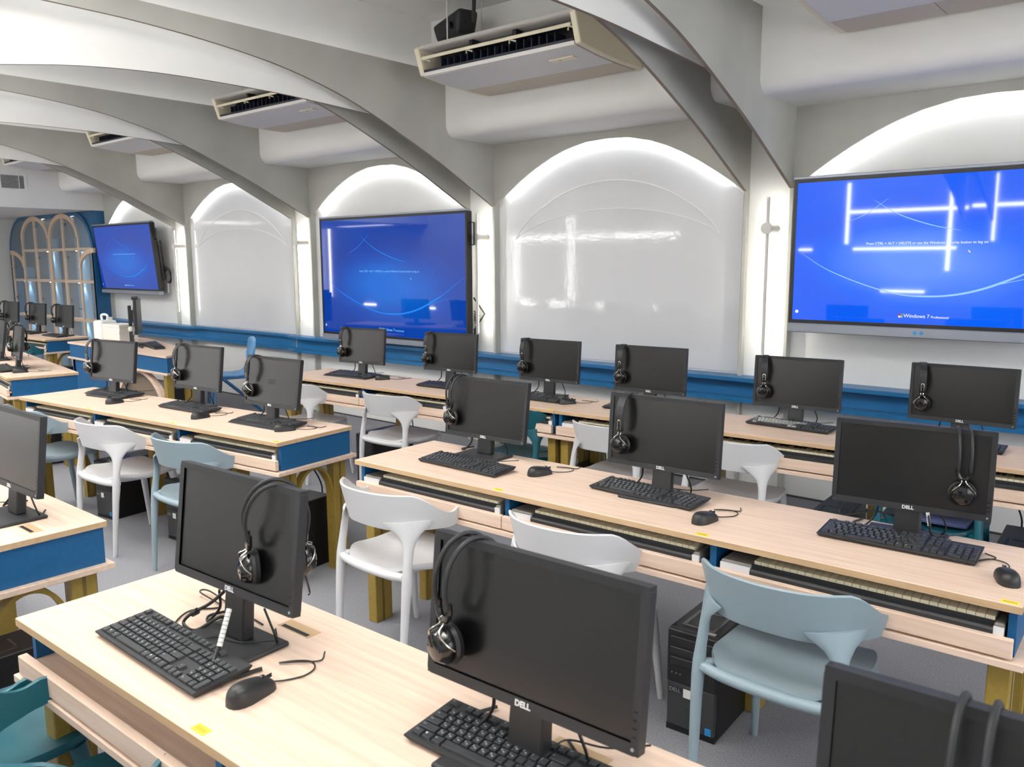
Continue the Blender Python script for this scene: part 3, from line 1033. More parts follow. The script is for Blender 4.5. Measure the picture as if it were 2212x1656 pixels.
# ------------------------------------------------------------------ armchairs
def chair_meshes(m):
    # backrest band
    n = 40
    path = []
    for i in range(n + 1):
        u = -1 + 2 * i / n
        th = u * 118
        if abs(th) <= 90:
            x, y = .276 * math.sin(R(th)), -.26 * math.cos(R(th))
            nx, ny = math.sin(R(th)) / .276, -math.cos(R(th)) / .26
        else:
            k = (abs(th) - 90) / 28
            x = math.copysign(.276 - .020 * k * k, th)
            y = .075 * k
            nx, ny = math.copysign(1, th), .1
        l = math.hypot(nx, ny)
        a = abs(th)
        zt = .765 - .088 * smoothstep(50, 90, a) - .006 * smoothstep(0, 50, a) + .018 * smoothstep(92, 116, a)
        zb = .620 - .012 * smoothstep(0, 50, a) + .012 * smoothstep(85, 116, a)
        if a > 106:
            k = (a - 106) / 12
            zt -= .022 * k ** 2.5
            zb += .022 * k ** 2.5
        fl = .030 * (1 - smoothstep(60, 100, a)) + .004
        path.append((x, y, nx / l, ny / l, zt, zb, fl))
    b = MB()
    prof = [(0, 1), (.5, 1.03), (1, 1), (1, .5), (1, 0), (.5, -.03), (0, 0), (0, .5)]
    T = .013
    for (x, y, nx, ny, zt, zb, fl) in path:
        for (q, h) in prof:
            off = -T * (q - .5) - fl * (1 - h)
            b.v.append((x + nx * off, y + ny * off, zb + (zt - zb) * h))
    N = len(prof)
    for i in range(n):
        for k in range(N):
            b.f.append((i * N + k, i * N + (k + 1) % N, (i + 1) * N + (k + 1) % N, (i + 1) * N + k))
            b.mi.append(0)
    b.f += [tuple(range(N)), tuple(n * N + k for k in range(N))]
    b.mi += [0, 0]
    band = b.mesh('backrest', m, smooth=True)
    # seat
    b = MB()
    rows, seg = 7, 36

    def outline(a, k):
        c, s = math.cos(a), math.sin(a)
        p = .5
        x = .222 * math.copysign(abs(c) ** p, c)
        y = .225 * math.copysign(abs(s) ** .62, s)
        x *= 1 - .06 * (y < 0) * abs(y) / .2
        return x * k, y * k + .018

    def zs(x, y, k):
        dish = -.020 * (1 - k ** 2) * (1 if y < .12 else .6)
        return .448 + .012 * smoothstep(-.05, .18, y) - .030 * smoothstep(.19, .26, y) + .03 * smoothstep(.12, .23, abs(x)) * smoothstep(.02, -.2, y) + dish
    rings = []
    for j in range(rows):
        k = (j + .6) / (rows - .4)
        ring = []
        for i in range(seg):
            x, y = outline(2 * PI * i / seg, k)
            ring.append((x, y, zs(x, y, k)))
        rings.append(ring)
    edge1 = [(x * 1.012, (y - .018) * 1.012 + .018, z - .014) for x, y, z in rings[-1]]
    edge2 = [(x * .98, (y - .018) * .98 + .018, z - .028) for x, y, z in rings[-1]]
    under = [(x * .7, (y - .018) * .7 + .018, .405) for x, y, z in rings[-1]]
    allr = rings + [edge1, edge2, under]
    for r_ in allr:
        b.v += r_
    for j in range(len(allr) - 1):
        for i in range(seg):
            b.f.append((j * seg + i, j * seg + (i + 1) % seg, (j + 1) * seg + (i + 1) % seg, (j + 1) * seg + i))
            b.mi.append(0)
    b.f += [tuple(range(seg)), tuple((len(allr) - 1) * seg + i for i in range(seg))]
    b.mi += [0, 0]
    seat = b.mesh('seat', m, smooth=True)
    legs = []
    for s in (-1, 1):
        # rear leg: funnel under the band, post, foot
        tan = Vector((s * .62, .78, 0)).normalized()
        nor = Vector((s * .78, -.62, 0)).normalized()
        st = [(.204, -.158, .650, .105, .006), (.205, -.160, .626, .080, .008), (.206, -.163, .600, .048, .011), (.2075, -.166, .572, .030, .014), (.209, -.170, .540, .022, .016),
              (.212, -.178, .490, .019, .017), (.214, -.184, .440, .021, .020), (.215, -.188, .395, .022, .020), (.214, -.196, .32, .019, .018), (.211, -.208, .16, .0155, .0155), (.206, -.220, 0, .012, .012)]
        b = MB()
        nn = 14
        for (x, y, z, a, c) in st:
            for k in range(nn):
                g = 2 * PI * k / nn
                p = Vector((s * x, y, z)) + tan * (a * math.cos(g)) + nor * (c * math.sin(g))
                if z > .55:   # follow the curve of the band
                    d = (p - Vector((s * x, y, z))).dot(tan)
                    p -= nor * (d * d * 1.7)
                b.v.append(tuple(p))
        for j in range(len(st) - 1):
            for k in range(nn):
                b.f.append((j * nn + k, j * nn + (k + 1) % nn, (j + 1) * nn + (k + 1) % nn, (j + 1) * nn + k))
                b.mi.append(0)
        b.f += [tuple(range(nn)), tuple((len(st) - 1) * nn + k for k in range(nn))]
        b.mi += [0, 0]
        # gusset that runs from the post into the seat edge
        b.tube([(s * .214, -.186, .425), (s * .20, -.172, .430), (s * .17, -.150, .436)], [(.026, .026), (.019, .017), (.012, .014)], 10)
        legs.append(b.mesh('leg', m, smooth=True))
        b = MB()
        b.tube([(s * .186, .170, .432), (s * .190, .190, .34), (s * .200, .212, .16), (s * .209, .229, 0)], [(.024, .020), .019, .0155, .0115], 12)
        legs.append(b.mesh('leg', m, smooth=True))
    # rear rail between the posts
    rail = MB().tube(catmull([(-.205, -.185, .425), (-.12, -.205, .424), (0, -.212, .424), (.12, -.205, .424), (.205, -.185, .425)], 5), (.018), 10).mesh('rear_rail', m, smooth=True)
    return band, seat, legs, rail


def make_chair(m):
    t = thing('armchair', (0, 0, 0), 0, 'x', 'chair', 'plastic armchairs at the desks')
    band, seat, legs, rail = chair_meshes(m)
    obj('backrest', band, t)
    obj('seat', seat, t)
    for l in legs:
        obj('leg', l, t)
    obj('rear_rail', rail, t)
    return t


CHP = {'w': make_chair(CHW), 'g': make_chair(CHG), 't': make_chair(CHT)}
cused = set()
for c, x, y, a, lab in (
        ('w', -4.897, 2.181, 3.1, 'white plastic armchair between two grey-blue ones at the desk across the aisle'),
        ('g', -4.105, 2.249, 3.2, 'grey-blue plastic armchair half hidden behind the monitor with the tilted thin headset'),
        ('g', -5.752, 2.069, 1.7, 'grey-blue plastic armchair behind the monitor cut by the frame edge'),
        ('w', -2.551, 2.292, -1.3, 'white plastic armchair at the aisle end of the middle-row desk'),
        ('w', -1.699, 2.396, .9, 'white plastic armchair behind the nearest large monitor'),
        ('g', -.906, 2.391, -1.0, 'grey-blue plastic armchair beside the black computer tower with white label'),
        ('w', -4.361, 3.901, 2.4, 'white plastic armchair in front of a black tower at the wall desk'),
        ('w', -5.334, 3.826, 1.8, 'white plastic armchair at the wall desk near the school chair'),
        ('w', -2.552, 3.958, 1.6, 'white plastic armchair behind the middle monitor of the middle row'),
        ('w', -1.860, 4.025, 1.8, 'white plastic armchair in front of the keyboard with glare-lightened keys'),
        ('t', -.93, 4.20, 2.0, 'teal armchair with navy seat pad behind the outer monitor of the middle row'),
        ('t', -3.32, 4.02, 4.0, 'teal armchair behind the aisle-end monitor of the middle row'),
        ('t', -1.80, .645, 3.0, 'teal armchair cut by the lower frame edge at the nearest desk'),
        ('t', -2.365, .635, -9.0, 'teal armchair at the aisle corner of the nearest desk'),
        ('t', -10.75, 3.75, 5.0, 'teal armchair at the far desk in front of the display cabinet')):
    src = CHP[c]
    if c not in cused:
        cused.add(c)
        src.location, src.rotation_euler = (x, y, 0), (0, 0, R(a))
        src['label'] = lab
        o = src
    else:
        o = dup(src, (x, y, 0), R(a), lab)
    if 'navy' in lab:
        navy = o

MB().box(-.16, .16, -.13, .17, .452, .474).build('seat_pad', UPHB, navy, bevel=.01, seg=2, smooth=True)

# light-blue school chair against the wall
t = thing('school_chair', (-8.43, 4.98, 0), R(-22), 'light-blue moulded plastic school chair against the white wall', 'chair')
b = MB()
sec = []
for i in range(17):
    u = i / 16
    sec.append(u)
prof = [(-.22, .42), (-.20, .435), (-.1, .43), (.05, .425), (.14, .435), (.18, .47), (.20, .54), (.215, .60)]


def shell(prof, wid, name, thick=.014):
    b = MB()
    n = len(prof)
    mm = 8
    for side in (0, 1):
        for j, (y, z) in enumerate(prof):
            for k in range(mm + 1):
                u = -1 + 2 * k / mm
                ww = wid[j]
                b.v.append((u * ww, y - .03 * (1 - u * u) * 0 + (thick if side else 0) * (1 if j > n * .6 else 0), z - (thick if side else 0) * (1 if j <= n * .6 else 0)))
    o = n * (mm + 1)
    for j in range(n - 1):
        for k in range(mm):
            q = (j * (mm + 1) + k, j * (mm + 1) + k + 1, (j + 1) * (mm + 1) + k + 1, (j + 1) * (mm + 1) + k)
            b.f += [q, tuple(o + i for i in q[::-1])]
            b.mi += [0, 0]
    rim = [k for k in range(mm + 1)] + [j * (mm + 1) + mm for j in range(1, n)] + [(n - 1) * (mm + 1) + k for k in range(mm - 1, -1, -1)] + [j * (mm + 1) for j in range(n - 2, 0, -1)]
    for a, c in zip(rim, rim[1:] + rim[:1]):
        b.f.append((a, c, o + c, o + a))
        b.mi.append(0)
    return b.build(name, SCH, t, smooth=True)


shell(prof, [.17, .20, .205, .205, .20, .18, .15, .14], 'seat')
back = MB()
pts = []
outl = [(-.17, .62), (.17, .62), (.195, .66), (.20, .74), (.185, .80), (.12, .825), (0, .835), (-.12, .825), (-.185, .80), (-.20, .74), (-.195, .66)]
n = len(outl)
vs = [(x, .215 + .03 * (z - .62) / .2 + .25 * x * x * -1 + .006, z) for x, z in outl] + [(x, .24 + .03 * (z - .62) / .2 - .25 * x * x + .006, z) for x, z in outl]
back.add(vs, [tuple(range(n)), tuple(range(2 * n - 1, n - 1, -1))] + [(i, (i + 1) % n, n + (i + 1) % n, n + i) for i in range(n)])
back.build('backrest', SCH, t, bevel=.006, seg=2, smooth=True)
for s in (-1, 1):
    MB().box(s * .14 - .03, s * .14 + .03, .205, .232, .56, .66).build('back_strut', SCH, t, bevel=.006)
    MB().tube([(s * .185, -.20, .425), (s * .20, -.215, .20), (s * .205, -.225, 0)], [(.025, .02), .02, .018], 10).build('leg', SCH, t, smooth=True)
    MB().tube([(s * .185, -.12, .40), (s * .195, .10, .20), (s * .2, .29, 0)], [(.024, .018), .019, .018], 10).build('leg', SCHD, t, smooth=True)
    MB().box(s * .19 - .015, s * .19 + .015, -.2, .18, .385, .42).build('seat_rail', SCHD, t)

# ------------------------------------------------------------------ monitors
MW, MH = .467, .278


def make_monitor():
    t = thing('monitor', (0, 0, 0), 0, 'x', 'monitor', 'black desktop monitors')
    MB().box(-.12, .12, -.115, .075, 0, .012).build('base', BLKM, t, bevel=.006, seg=2)
    MB().hexa([(-.04, .0, .012), (.04, .0, .012), (.04, .035, .012), (-.04, .035, .012), (-.036, .028, .25), (.036, .028, .25), (.036, .055, .25), (-.036, .055, .25)]).build('neck', BLK, t, bevel=.004)
    p = thing('panel', (0, 0, .095))
    p.parent = t
    b = MB()
    bz, bb = .015, .020
    b.box(-MW / 2, MW / 2, .0075, .022, 0, MH)
    me = b.mesh('housing', BLKM, bevel=.004, seg=2)
    f = MB()
    f.box(-MW / 2, -MW / 2 + bz, 0, .0085, 0, MH).box(MW / 2 - bz, MW / 2, 0, .0085, 0, MH).box(-MW / 2 + bz, MW / 2 - bz, 0, .0085, MH - bz, MH).box(-MW / 2 + bz, MW / 2 - bz, 0, .0085, 0, bb)
    f.box(-MW / 2, MW / 2, .0075, .022, 0, MH)
    f.hexa([(-.19, .022, .03), (.19, .022, .03), (.19, .022, .25), (-.19, .022, .25), (-.12, .042, .07), (.12, .042, .07), (.12, .042, .21), (-.12, .042, .21)])
    # p itself becomes a mesh part: rebuild as mesh object
    bpy.data.objects.remove(p)
    bm = bmesh.new()
    me = f.mesh('panel', BLKM)
    bm.from_mesh(me)
    bm.to_mesh(me)
    bm.free()
    p = obj('panel', me, t)
    p.location = (0, 0, .095)
    # rounded outer frame
    outer = []
    for cx, cz, a0 in ((MW / 2 - .010, .010, -90), (MW / 2 - .010, MH - .010, 0), (-MW / 2 + .010, MH - .010, 90), (-MW / 2 + .010, .010, 180)):
        for i in range(5):
            a = R(a0 + 22.5 * i)
            outer.append((cx + .0105 * math.cos(a), cz + .0105 * math.sin(a)))
    inner = [(max(-MW / 2 + bz, min(MW / 2 - bz, x)), max(bb, min(MH - bz, z))) for x, z in outer]
    b = MB()
    n = len(outer)
    V = [(x, -.001, z) for x, z in outer] + [(x, .0, z) for x, z in inner] + [(x * 1.0, .022, z) for x, z in outer] + [(x, .006, z) for x, z in inner]
    fs = []
    for i in range(n):
        j = (i + 1) % n
        fs += [(i, j, n + j, n + i), (i, 2 * n + i, 2 * n + j, j), (n + i, n + j, 3 * n + j, 3 * n + i)]
    b.add(V, fs)
    b.build('bezel', BLKM, p, smooth=False)
    MB().box(-MW / 2 + bz, MW / 2 - bz, .004, .0075, bb, MH - bz).build('screen', SCREEN, p)
    put_text('lettering', 'DELL', .0155, LOGO, p, (0, -.0016, .0095), (PI / 2, 0, 0), .0004, bold=.0006)
    MB().lathe([(.0032, -.0018), (.0032, 0)], 10, 'y', (MW / 2 - .011, 0, .010)).build('power_button', PCLOG, p)
    b = MB()
    for i in range(4):
        b.box(MW / 2 - .013, MW / 2 - .006, -.0016, -.0008, .03 + i * .014, .032 + i * .014)
    b.build('menu_button', BLKG, p)
    MB().tube(catmull([(-.09, .03, .10), (-.10, .035, .05), (-.13, .02, .012), (-.17, .05, .006), (-.15, .11, .006)], 5), .0035, 6).build('cable', CABLE, t, smooth=True)
    MB().tube(catmull([(.09, .03, .10), (.11, .04, .04), (.09, .06, .008), (.03, .10, .006)], 5), .003, 6).build('cable', CABLE, t, smooth=True)
    return t


mon_proto = make_monitor()
MONS = {}


def place_monitor(key, x, y, z, yaw, tilt, label):
    """x, y, z: lower edge centre of the panel's front face"""
    global mon_first
    yaw_, ti = R(yaw), R(tilt)
    bx, by = -math.sin(yaw_), math.cos(yaw_)
    off = .0
    loc = (x, y, DH)
    if not MONS:
        o = mon_proto
        o.location, o.rotation_euler = loc, (0, 0, yaw_)
        o['label'] = label
    else:
        o = dup(mon_proto, loc, yaw_, label)
    for c in kids(o):
        if c.name.startswith('panel'):
            c.rotation_euler = (-ti, 0, 0)
            c.location = (0, 0, z - DH)
        if c.name.startswith('neck'):
            pass
    MONS[key] = (Vector((x, y, z)), yaw_, ti, o)
    return o


SEAT = {'m1': 'at the aisle end of the nearest desk', 'm0': 'at the middle of the nearest desk', 'm00': 'cut by the frame at the nearest desk', 'm5': 'cut by the frame at the neighbouring near desk',
        'mA': 'at the far seat of the desk across the aisle', 'mB': 'at the middle seat of the desk across the aisle', 'mC': 'above the ergonomic keyboard at the desk across the aisle',
        'mD': 'at the aisle end of the middle row', 'm2': 'at the centre of the middle row', 'm3': 'at the outer seat of the middle row',
        'mE': 'at the first wall-desk seat, before the ledge screen', 'mF': 'at the second wall-desk seat, before the ledge screen', 'mG': 'at the third wall-desk seat, before the whiteboard', 'mH': 'at the fourth wall-desk seat, before the whiteboard',
        'mI': 'above the keyboard with glare-lightened keys', 'mJ': 'at the wall desk below the large bright screen',
        'm7a': 'at the cut-off seat before the cabinet', 'm7b': 'at the middle seat before the cabinet', 'm7c': 'at the near seat before the cabinet', 'm6a': 'at the inner seat of the turned desk', 'm6b': 'at the end seat of the turned desk'}
MD = [('m1', -1.697, .968, .905, 2.8, 7.5), ('m0', -.871, 1.047, .882, 2.0, 6.1), ('m00', -.105, 1.00, .878, 3.0, 6.0), ('m5', -3.19, 1.00, .885, 1.5, 7.0),
      ('mA', -5.682, 2.458, .874, 11.0, 7.6), ('mB', -4.807, 2.592, .885, 5.7, 7.4), ('mC', -3.978, 2.576, .871, 3.8, 9.1),
      ('mD', -2.508, 2.736, .862, 2.6, 7.8), ('m2', -1.551, 2.688, .880, 2.5, 4.3), ('m3', -.696, 2.780, .870, 7.4, 3.9),
      ('mE', -5.055, 4.109, .882, 7.3, 5.7), ('mF', -4.176, 4.198, .884, 7.3, 5.4), ('mG', -3.323, 4.266, .879, 4.2, 4.5), ('mH', -2.539, 4.238, .886, 4.6, 3.6),
      ('mI', -1.693, 4.361, .869, 5.9, 3.9), ('mJ', -.890, 4.373, .886, 1.1, 4.3),
      ('m7a', -12.42, 4.10, .885, 3.0, 4.8), ('m7b', -11.599, 4.133, .885, 2.9, 4.8), ('m7c', -10.829, 4.161, .885, 2.1, 4.8), ('m6a', -8.60, 2.72, .875, -11.4, 8.6), ('m6b', -7.767, 2.574, .870, -11.4, 8.6)]
for k, x, y, z, a, ti in MD:
    place_monitor(k, x, y, z, a, ti, 'black monitor ' + SEAT[k])


def mpt(key, dx, dy, dz):
    """point in a monitor panel's own frame -> world"""
    p, ya, ti, o = MONS[key]
    Rt = Matrix.Rotation(ya, 3, 'Z') @ Matrix.Rotation(-ti, 3, 'X')
    return p + Rt @ Vector((dx, dy, dz))


# ------------------------------------------------------------------ headphones
def make_headset(flat):
    t = thing('headphones', (0, 0, 0), 0, 'x', 'headphones', 'headphones hung over the monitors')
    # arc in the y-z plane, inner top touches z = 0
    def arc(off, n=20, x=0.0):
        return [(x, -.004 + (.066 + off) * math.cos(R(205 - 230 * i / n)), -.085 + (.085 + off) * math.sin(R(205 - 230 * i / n))) for i in range(n + 1)]
    if flat:
        b = MB()
        a0, a1 = arc(0), arc(.004)
        b.band([(p[1], p[2]) for p in a0], [(p[1], p[2]) for p in a1], 'x', -.016, .016)
        b.build('headband', BLKM, t, smooth=True)
    else:
        for s in (-1, 1):
            MB().tube(arc(.004, 22, s * .017), .0048, 8).build('headband', BLKM, t, smooth=True)
    e0 = arc(.002)[0]
    for sgn, y0 in ((-1, e0[1]), (1, arc(.002)[-1][1])):
        z0 = e0[2]
        if not flat:
            pts = [(-.017, y0, z0 + .012), (-.017, y0, z0 - .006), (-.008, y0, z0 - .022), (.008, y0, z0 - .022), (.017, y0, z0 - .006), (.017, y0, z0 + .012)]
            MB().tube(catmull(pts, 4), .0068, 8).build('yoke', BLKG, t, smooth=True)
        else:
            MB().box(-.013, .013, y0 - .005, y0 + .005, z0 - .020, z0 + .006).build('yoke', BLKG, t, bevel=.003)
            MB().tube(catmull([(-.006, y0 - .006, z0 - .01), (-.006, y0 - .007, z0 + .02), (0, y0 - .007, z0 + .027), (.006, y0 - .007, z0 + .02), (.006, y0 - .006, z0 - .01)], 4), .0017, 6).build('slider', CHROME, t, smooth=True)
        zc = z0 - .072
        cup = MB().lathe([(.012, sgn * .026), (.026, sgn * .022), (.034, sgn * .010), (.036, 0), (.034, -sgn * .004)], 22, 'y', (0, y0, zc)).build('earcup', BLKG, t, smooth=True)
        MB().lathe([(.037, -sgn * .003), (.041, -sgn * .010), (.037, -sgn * .020), (.02, -sgn * .018)], 22, 'y', (0, y0, zc)).build('ear_cushion', BLK, cup, smooth=True)
        yb = y0 + sgn * .020
        for s in (-1, 1):
            w_ = catmull([(s * .006, y0, z0 - .018), (s * .006, y0 + sgn * .006, zc + .042), (s * .014, yb, zc + .032), (s * .030, yb - sgn * .006, zc + .014), (s * .036, y0, zc)], 4)
            MB().tube(w_, .0017, 6).build('wire_fork', CHROME, cup, smooth=True)
        b = MB()
        for i in range(7):
            for j in range(5):
                if (i - 3) ** 2 / 9 + (j - 2) ** 2 / 4 <= 1:
                    b.box((i - 3) * .006 - .002, (i - 3) * .006 + .002, y0 + sgn * .0235 - .0015, y0 + sgn * .0235 + .0015, zc + (j - 2) * .007 - .002, zc + (j - 2) * .007 + .002)
        b.build('grille', BLKM, cup)
    MB().tube(catmull([(0, arc(0)[-1][1], z0 - .10), (.01, arc(0)[-1][1] + .01, z0 - .15), (.03, .06, -.27)], 5), .0022, 6).build('cord', CABLE, t, smooth=True)
    return t


HT, HF = make_headset(False), make_headset(True)
hused = set()


def place_headset(flat, key, dx, ya, label, tip=0.0):
    src = HF if flat else HT
    loc = mpt(key, dx, .011, MH + .0012)
    rz = MONS[key][1] + R(ya)
    if flat not in hused:
        hused.add(flat)
        src.location, src.rotation_euler = loc, (0, 0, rz)
        src['label'] = label
        o = src
    else:
        o = dup(src, loc, rz, label)
    o.rotation_euler = (0, R(tip), rz)
    return o


HS = {'m1': (0, .135, -28, 'aisle-end monitor of the nearest desk', 6), 'm0': (0, -.150, -14, 'largest-looking monitor at the middle of the nearest desk', 0), 'm00': (0, -.06, 0, 'cut-off monitor of the nearest desk', 0),
      'mD': (0, -.175, -10, 'aisle-end monitor of the middle row', 0), 'm3': (0, .140, 12, 'outer monitor of the middle row', 0),
      'mA': (1, -.205, -8, 'far monitor of the desk across the aisle', 0), 'mB': (1, -.165, -8, 'middle monitor of the desk across the aisle', 0), 'mC': (1, -.170, -6, 'monitor above the ergonomic keyboard', 0),
      'm2': (1, -.160, 0, 'centre monitor of the middle row', 0), 'mE': (1, -.180, 0, 'first wall-desk monitor', 0), 'mF': (1, -.185, 0, 'second wall-desk monitor', 0), 'mG': (1, -.190, 4, 'third wall-desk monitor', 0), 'mH': (1, -.185, 8, 'fourth wall-desk monitor', 0),
      'mI': (1, -.180, 14, 'monitor above the pale-key keyboard', 0), 'mJ': (1, -.185, 16, 'wall-desk monitor below the bright screen', 0),
      'm7a': (0, -.2, -5, 'cut-off monitor before the cabinet', 0), 'm7b': (0, -.2, -5, 'middle monitor before the cabinet', 0), 'm7c': (0, -.2, -5, 'near monitor before the cabinet', 0), 'm6a': (0, -.16, 0, 'inner monitor of the turned desk', 0), 'm6b': (0, -.12, 0, 'end monitor of the turned desk', 0)}
for k, (fl, dx, ya, ph, tip) in HS.items():
    place_headset(bool(fl), k, dx, ya, ('black flat-band' if fl else 'black thin double-band') + ' headphones on the ' + ph, tip)


# ------------------------------------------------------------------ computer keyboards
KW, KD = .462, .142
U = .0199


def key_layout():
    ks = []
    x0, y0 = -KW / 2 + .010, -KD / 2 + .010
    def add(ux, row, wd, ch='', dep=1.0):
        ks.append((x0 + ux * U, y0 + row * U, wd * U, dep * U, ch))
    for i, wd in enumerate((1.25, 1.25, 1.25, 6.25, 1.25, 1.25, 1.25, 1.25)):
        pass
    ux = 0
    for wd, ch in ((1.25, 'Ctrl'), (1.25, '\u25a0'), (1.25, 'Alt'), (6.25, ''), (1.25, 'Alt'), (1.25, '\u25a0'), (1.25, '\u25a0'), (1.25, 'Ctrl')):
        add(ux, 0, wd, ch)
        ux += wd
    ux = 0
    for wd, ch in [(2.25, 'Shift')] + [(1, c) for c in 'ZXCVBNM,./'] + [(2.75, 'Shift')]:
        add(ux, 1, wd, ch)
        ux += wd
    ux = 0
    for wd, ch in [(1.75, 'Caps')] + [(1, c) for c in "ASDFGHJKL;'"] + [(2.25, 'Enter')]:
        add(ux, 2, wd, ch)
        ux += wd
    ux = 0
    for wd, ch in [(1.5, 'Tab')] + [(1, c) for c in 'QWERTYUIOP[]'] + [(1.5, '\\')]:
        add(ux, 3, wd, ch)
        ux += wd
    ux = 0
    for wd, ch in [(1, c) for c in '`1234567890-='] + [(2, '\u2190')]:
        add(ux, 4, wd, ch)
        ux += wd
    for i, ch in enumerate(['Esc', '', 'F1', 'F2', 'F3', 'F4', '.', 'F5', 'F6', 'F7', 'F8', '.', 'F9', 'F10', 'F11', 'F12']):
        pass
    add(0, 5.3, 1, 'Esc')
    for g in range(3):
        for i in range(4):
            add(2 + g * 4.5 + i, 5.3, 1, 'F%d' % (g * 4 + i + 1))
    for i in range(3):
        add(15.25 + i, 5.3, 1, '')
        add(15.25 + i, 4, 1, '')
        add(15.25 + i, 3, 1, '')
        add(15.25 + i, 0, 1, '\u2190\u2193\u2192'[i])
    add(16.25, 1, 1, '\u2191')
    nx = 18.5
    for i, ch in enumerate(('Num', '/', '*', '-')):
        add(nx + i, 4, 1, ch)
    for i, ch in enumerate('789'):
        add(nx + i, 3, 1, ch)
    for i, ch in enumerate('456'):
        add(nx + i, 2, 1, ch)
    for i, ch in enumerate('123'):
        add(nx + i, 1, 1, ch)
    add(nx, 0, 2, '0')
    add(nx + 2, 0, 1, '.')
    add(nx + 3, 2, 1, '+', 2)
    add(nx + 3, 0, 1, '', 2)
    return ks


KEYS = key_layout()
KZ = .0135


def key_solid(b, x, y, wd, dp, z=KZ, h=.007):
    g, i = .0009, .0028
    b.hexa([(x + g, y + g, z), (x + wd - g, y + g, z), (x + wd - g, y + dp - g, z), (x + g, y + dp - g, z),
            (x + i, y + i * .9, z + h), (x + wd - i, y + i * .9, z + h), (x + wd - i, y + dp - i * .6, z + h), (x + i, y + dp - i * .6, z + h)])


def legends():
    vs, fs = [], []
    for (x, y, wd, dp, ch) in KEYS:
        if not ch:
            continue
        me = text_mesh(ch, .0058 if len(ch) == 1 else .0042, [LEGEND], 0.0, res=1, align='LEFT')
        b0 = len(vs)
        ox, oy = x + .0042, y + dp - .0075
        for v in me.vertices:
            vs.append((v.co.x + ox, v.co.y + oy, KZ + .0072))
        fs += [tuple(b0 + i for i in p.vertices) for p in me.polygons]
        if len(ch) == 1 and ch.isalnum():   # second, smaller glyph low on the key
            b0 = len(vs)
            for dx_ in (0.0, .0022):
                b0 = len(vs)
                vs += [(ox + .0055 + dx_, oy - .0048, KZ + .0072), (ox + .0068 + dx_, oy - .0048, KZ + .0072), (ox + .0068 + dx_, oy - .0022, KZ + .0072), (ox + .0055 + dx_, oy - .0022, KZ + .0072)]
                fs.append((b0, b0 + 1, b0 + 2, b0 + 3))
    me = bpy.data.meshes.new('key_legend')
    me.from_pydata(vs, [], fs)
    me.materials.append(LEGEND)
    return me


LEG = legends()


def make_keyboard(separate, pale=False, palm=False):
    t = thing('computer_keyboard', (0, 0, 0), 0, 'x', 'keyboard', 'black computer keyboards on the desks')
    b = MB()
    b.hexa([(-KW / 2 + .008, -KD / 2 + .008, 0), (KW / 2 - .008, -KD / 2 + .008, 0), (KW / 2 - .008, KD / 2 - .008, 0), (-KW / 2 + .008, KD / 2 - .008, 0),
            (-KW / 2, -KD / 2, KZ - .001), (KW / 2, -KD / 2, KZ - .001), (KW / 2, KD / 2, KZ - .001), (-KW / 2, KD / 2, KZ - .001)])
    b.box(-KW / 2 + .001, KW / 2 - .001, -KD / 2 + .001, KD / 2 - .001, KZ - .001, KZ + .001)
    case = b.build('case', BLKM, t, bevel=.0022)
    if palm:
        MB().prism([(-KD / 2 - .045, 0), (-KD / 2 - .045, .006), (-KD / 2 - .02, .014), (-KD / 2 + .004, .015), (-KD / 2 + .004, 0)], 'x', -KW / 2, KW / 2).build('palm_rest', BLKM, t, bevel=.003)
    for s in (-1, 1):
        MB().box(s * .18 - .012, s * .18 + .012, KD / 2 - .022, KD / 2 - .012, -.011, .002).build('foot', BLK, t)
    mats_ = {}
    if separate:
        for (x, y, wd, dp, ch) in KEYS:
            key = (round(wd, 4), round(dp, 4))
            if key not in mats_:
                kb = MB()
                key_solid(kb, 0, 0, wd, dp)
                mats_[key] = kb.mesh('key', KEYM, bevel=.0007)
            o = obj('key', mats_[key], t)
            o.location = (x, y, 0)
        tag(obj('key_legend', LEG, t), kind='stuff')
    else:
        kb = MB()
        for (x, y, wd, dp, ch) in KEYS:
            kb.m = 1 if (pale and (len(ch) == 1) and x < .07) else 0  # letter keys coloured lighter to stand for glare
            key_solid(kb, x, y, wd, dp)
        tag(kb.build('key', [KEYM, KEYGLARE], t), kind='stuff')
    MB().tube(catmull([(0.02, KD / 2 - .004, .008), (.03, KD / 2 + .03, .004), (.10, KD / 2 + .05, .003), (.16, KD / 2 + .10, .003)], 5), .0019, 6).build('cord', CABLE, t, smooth=True)
    return t


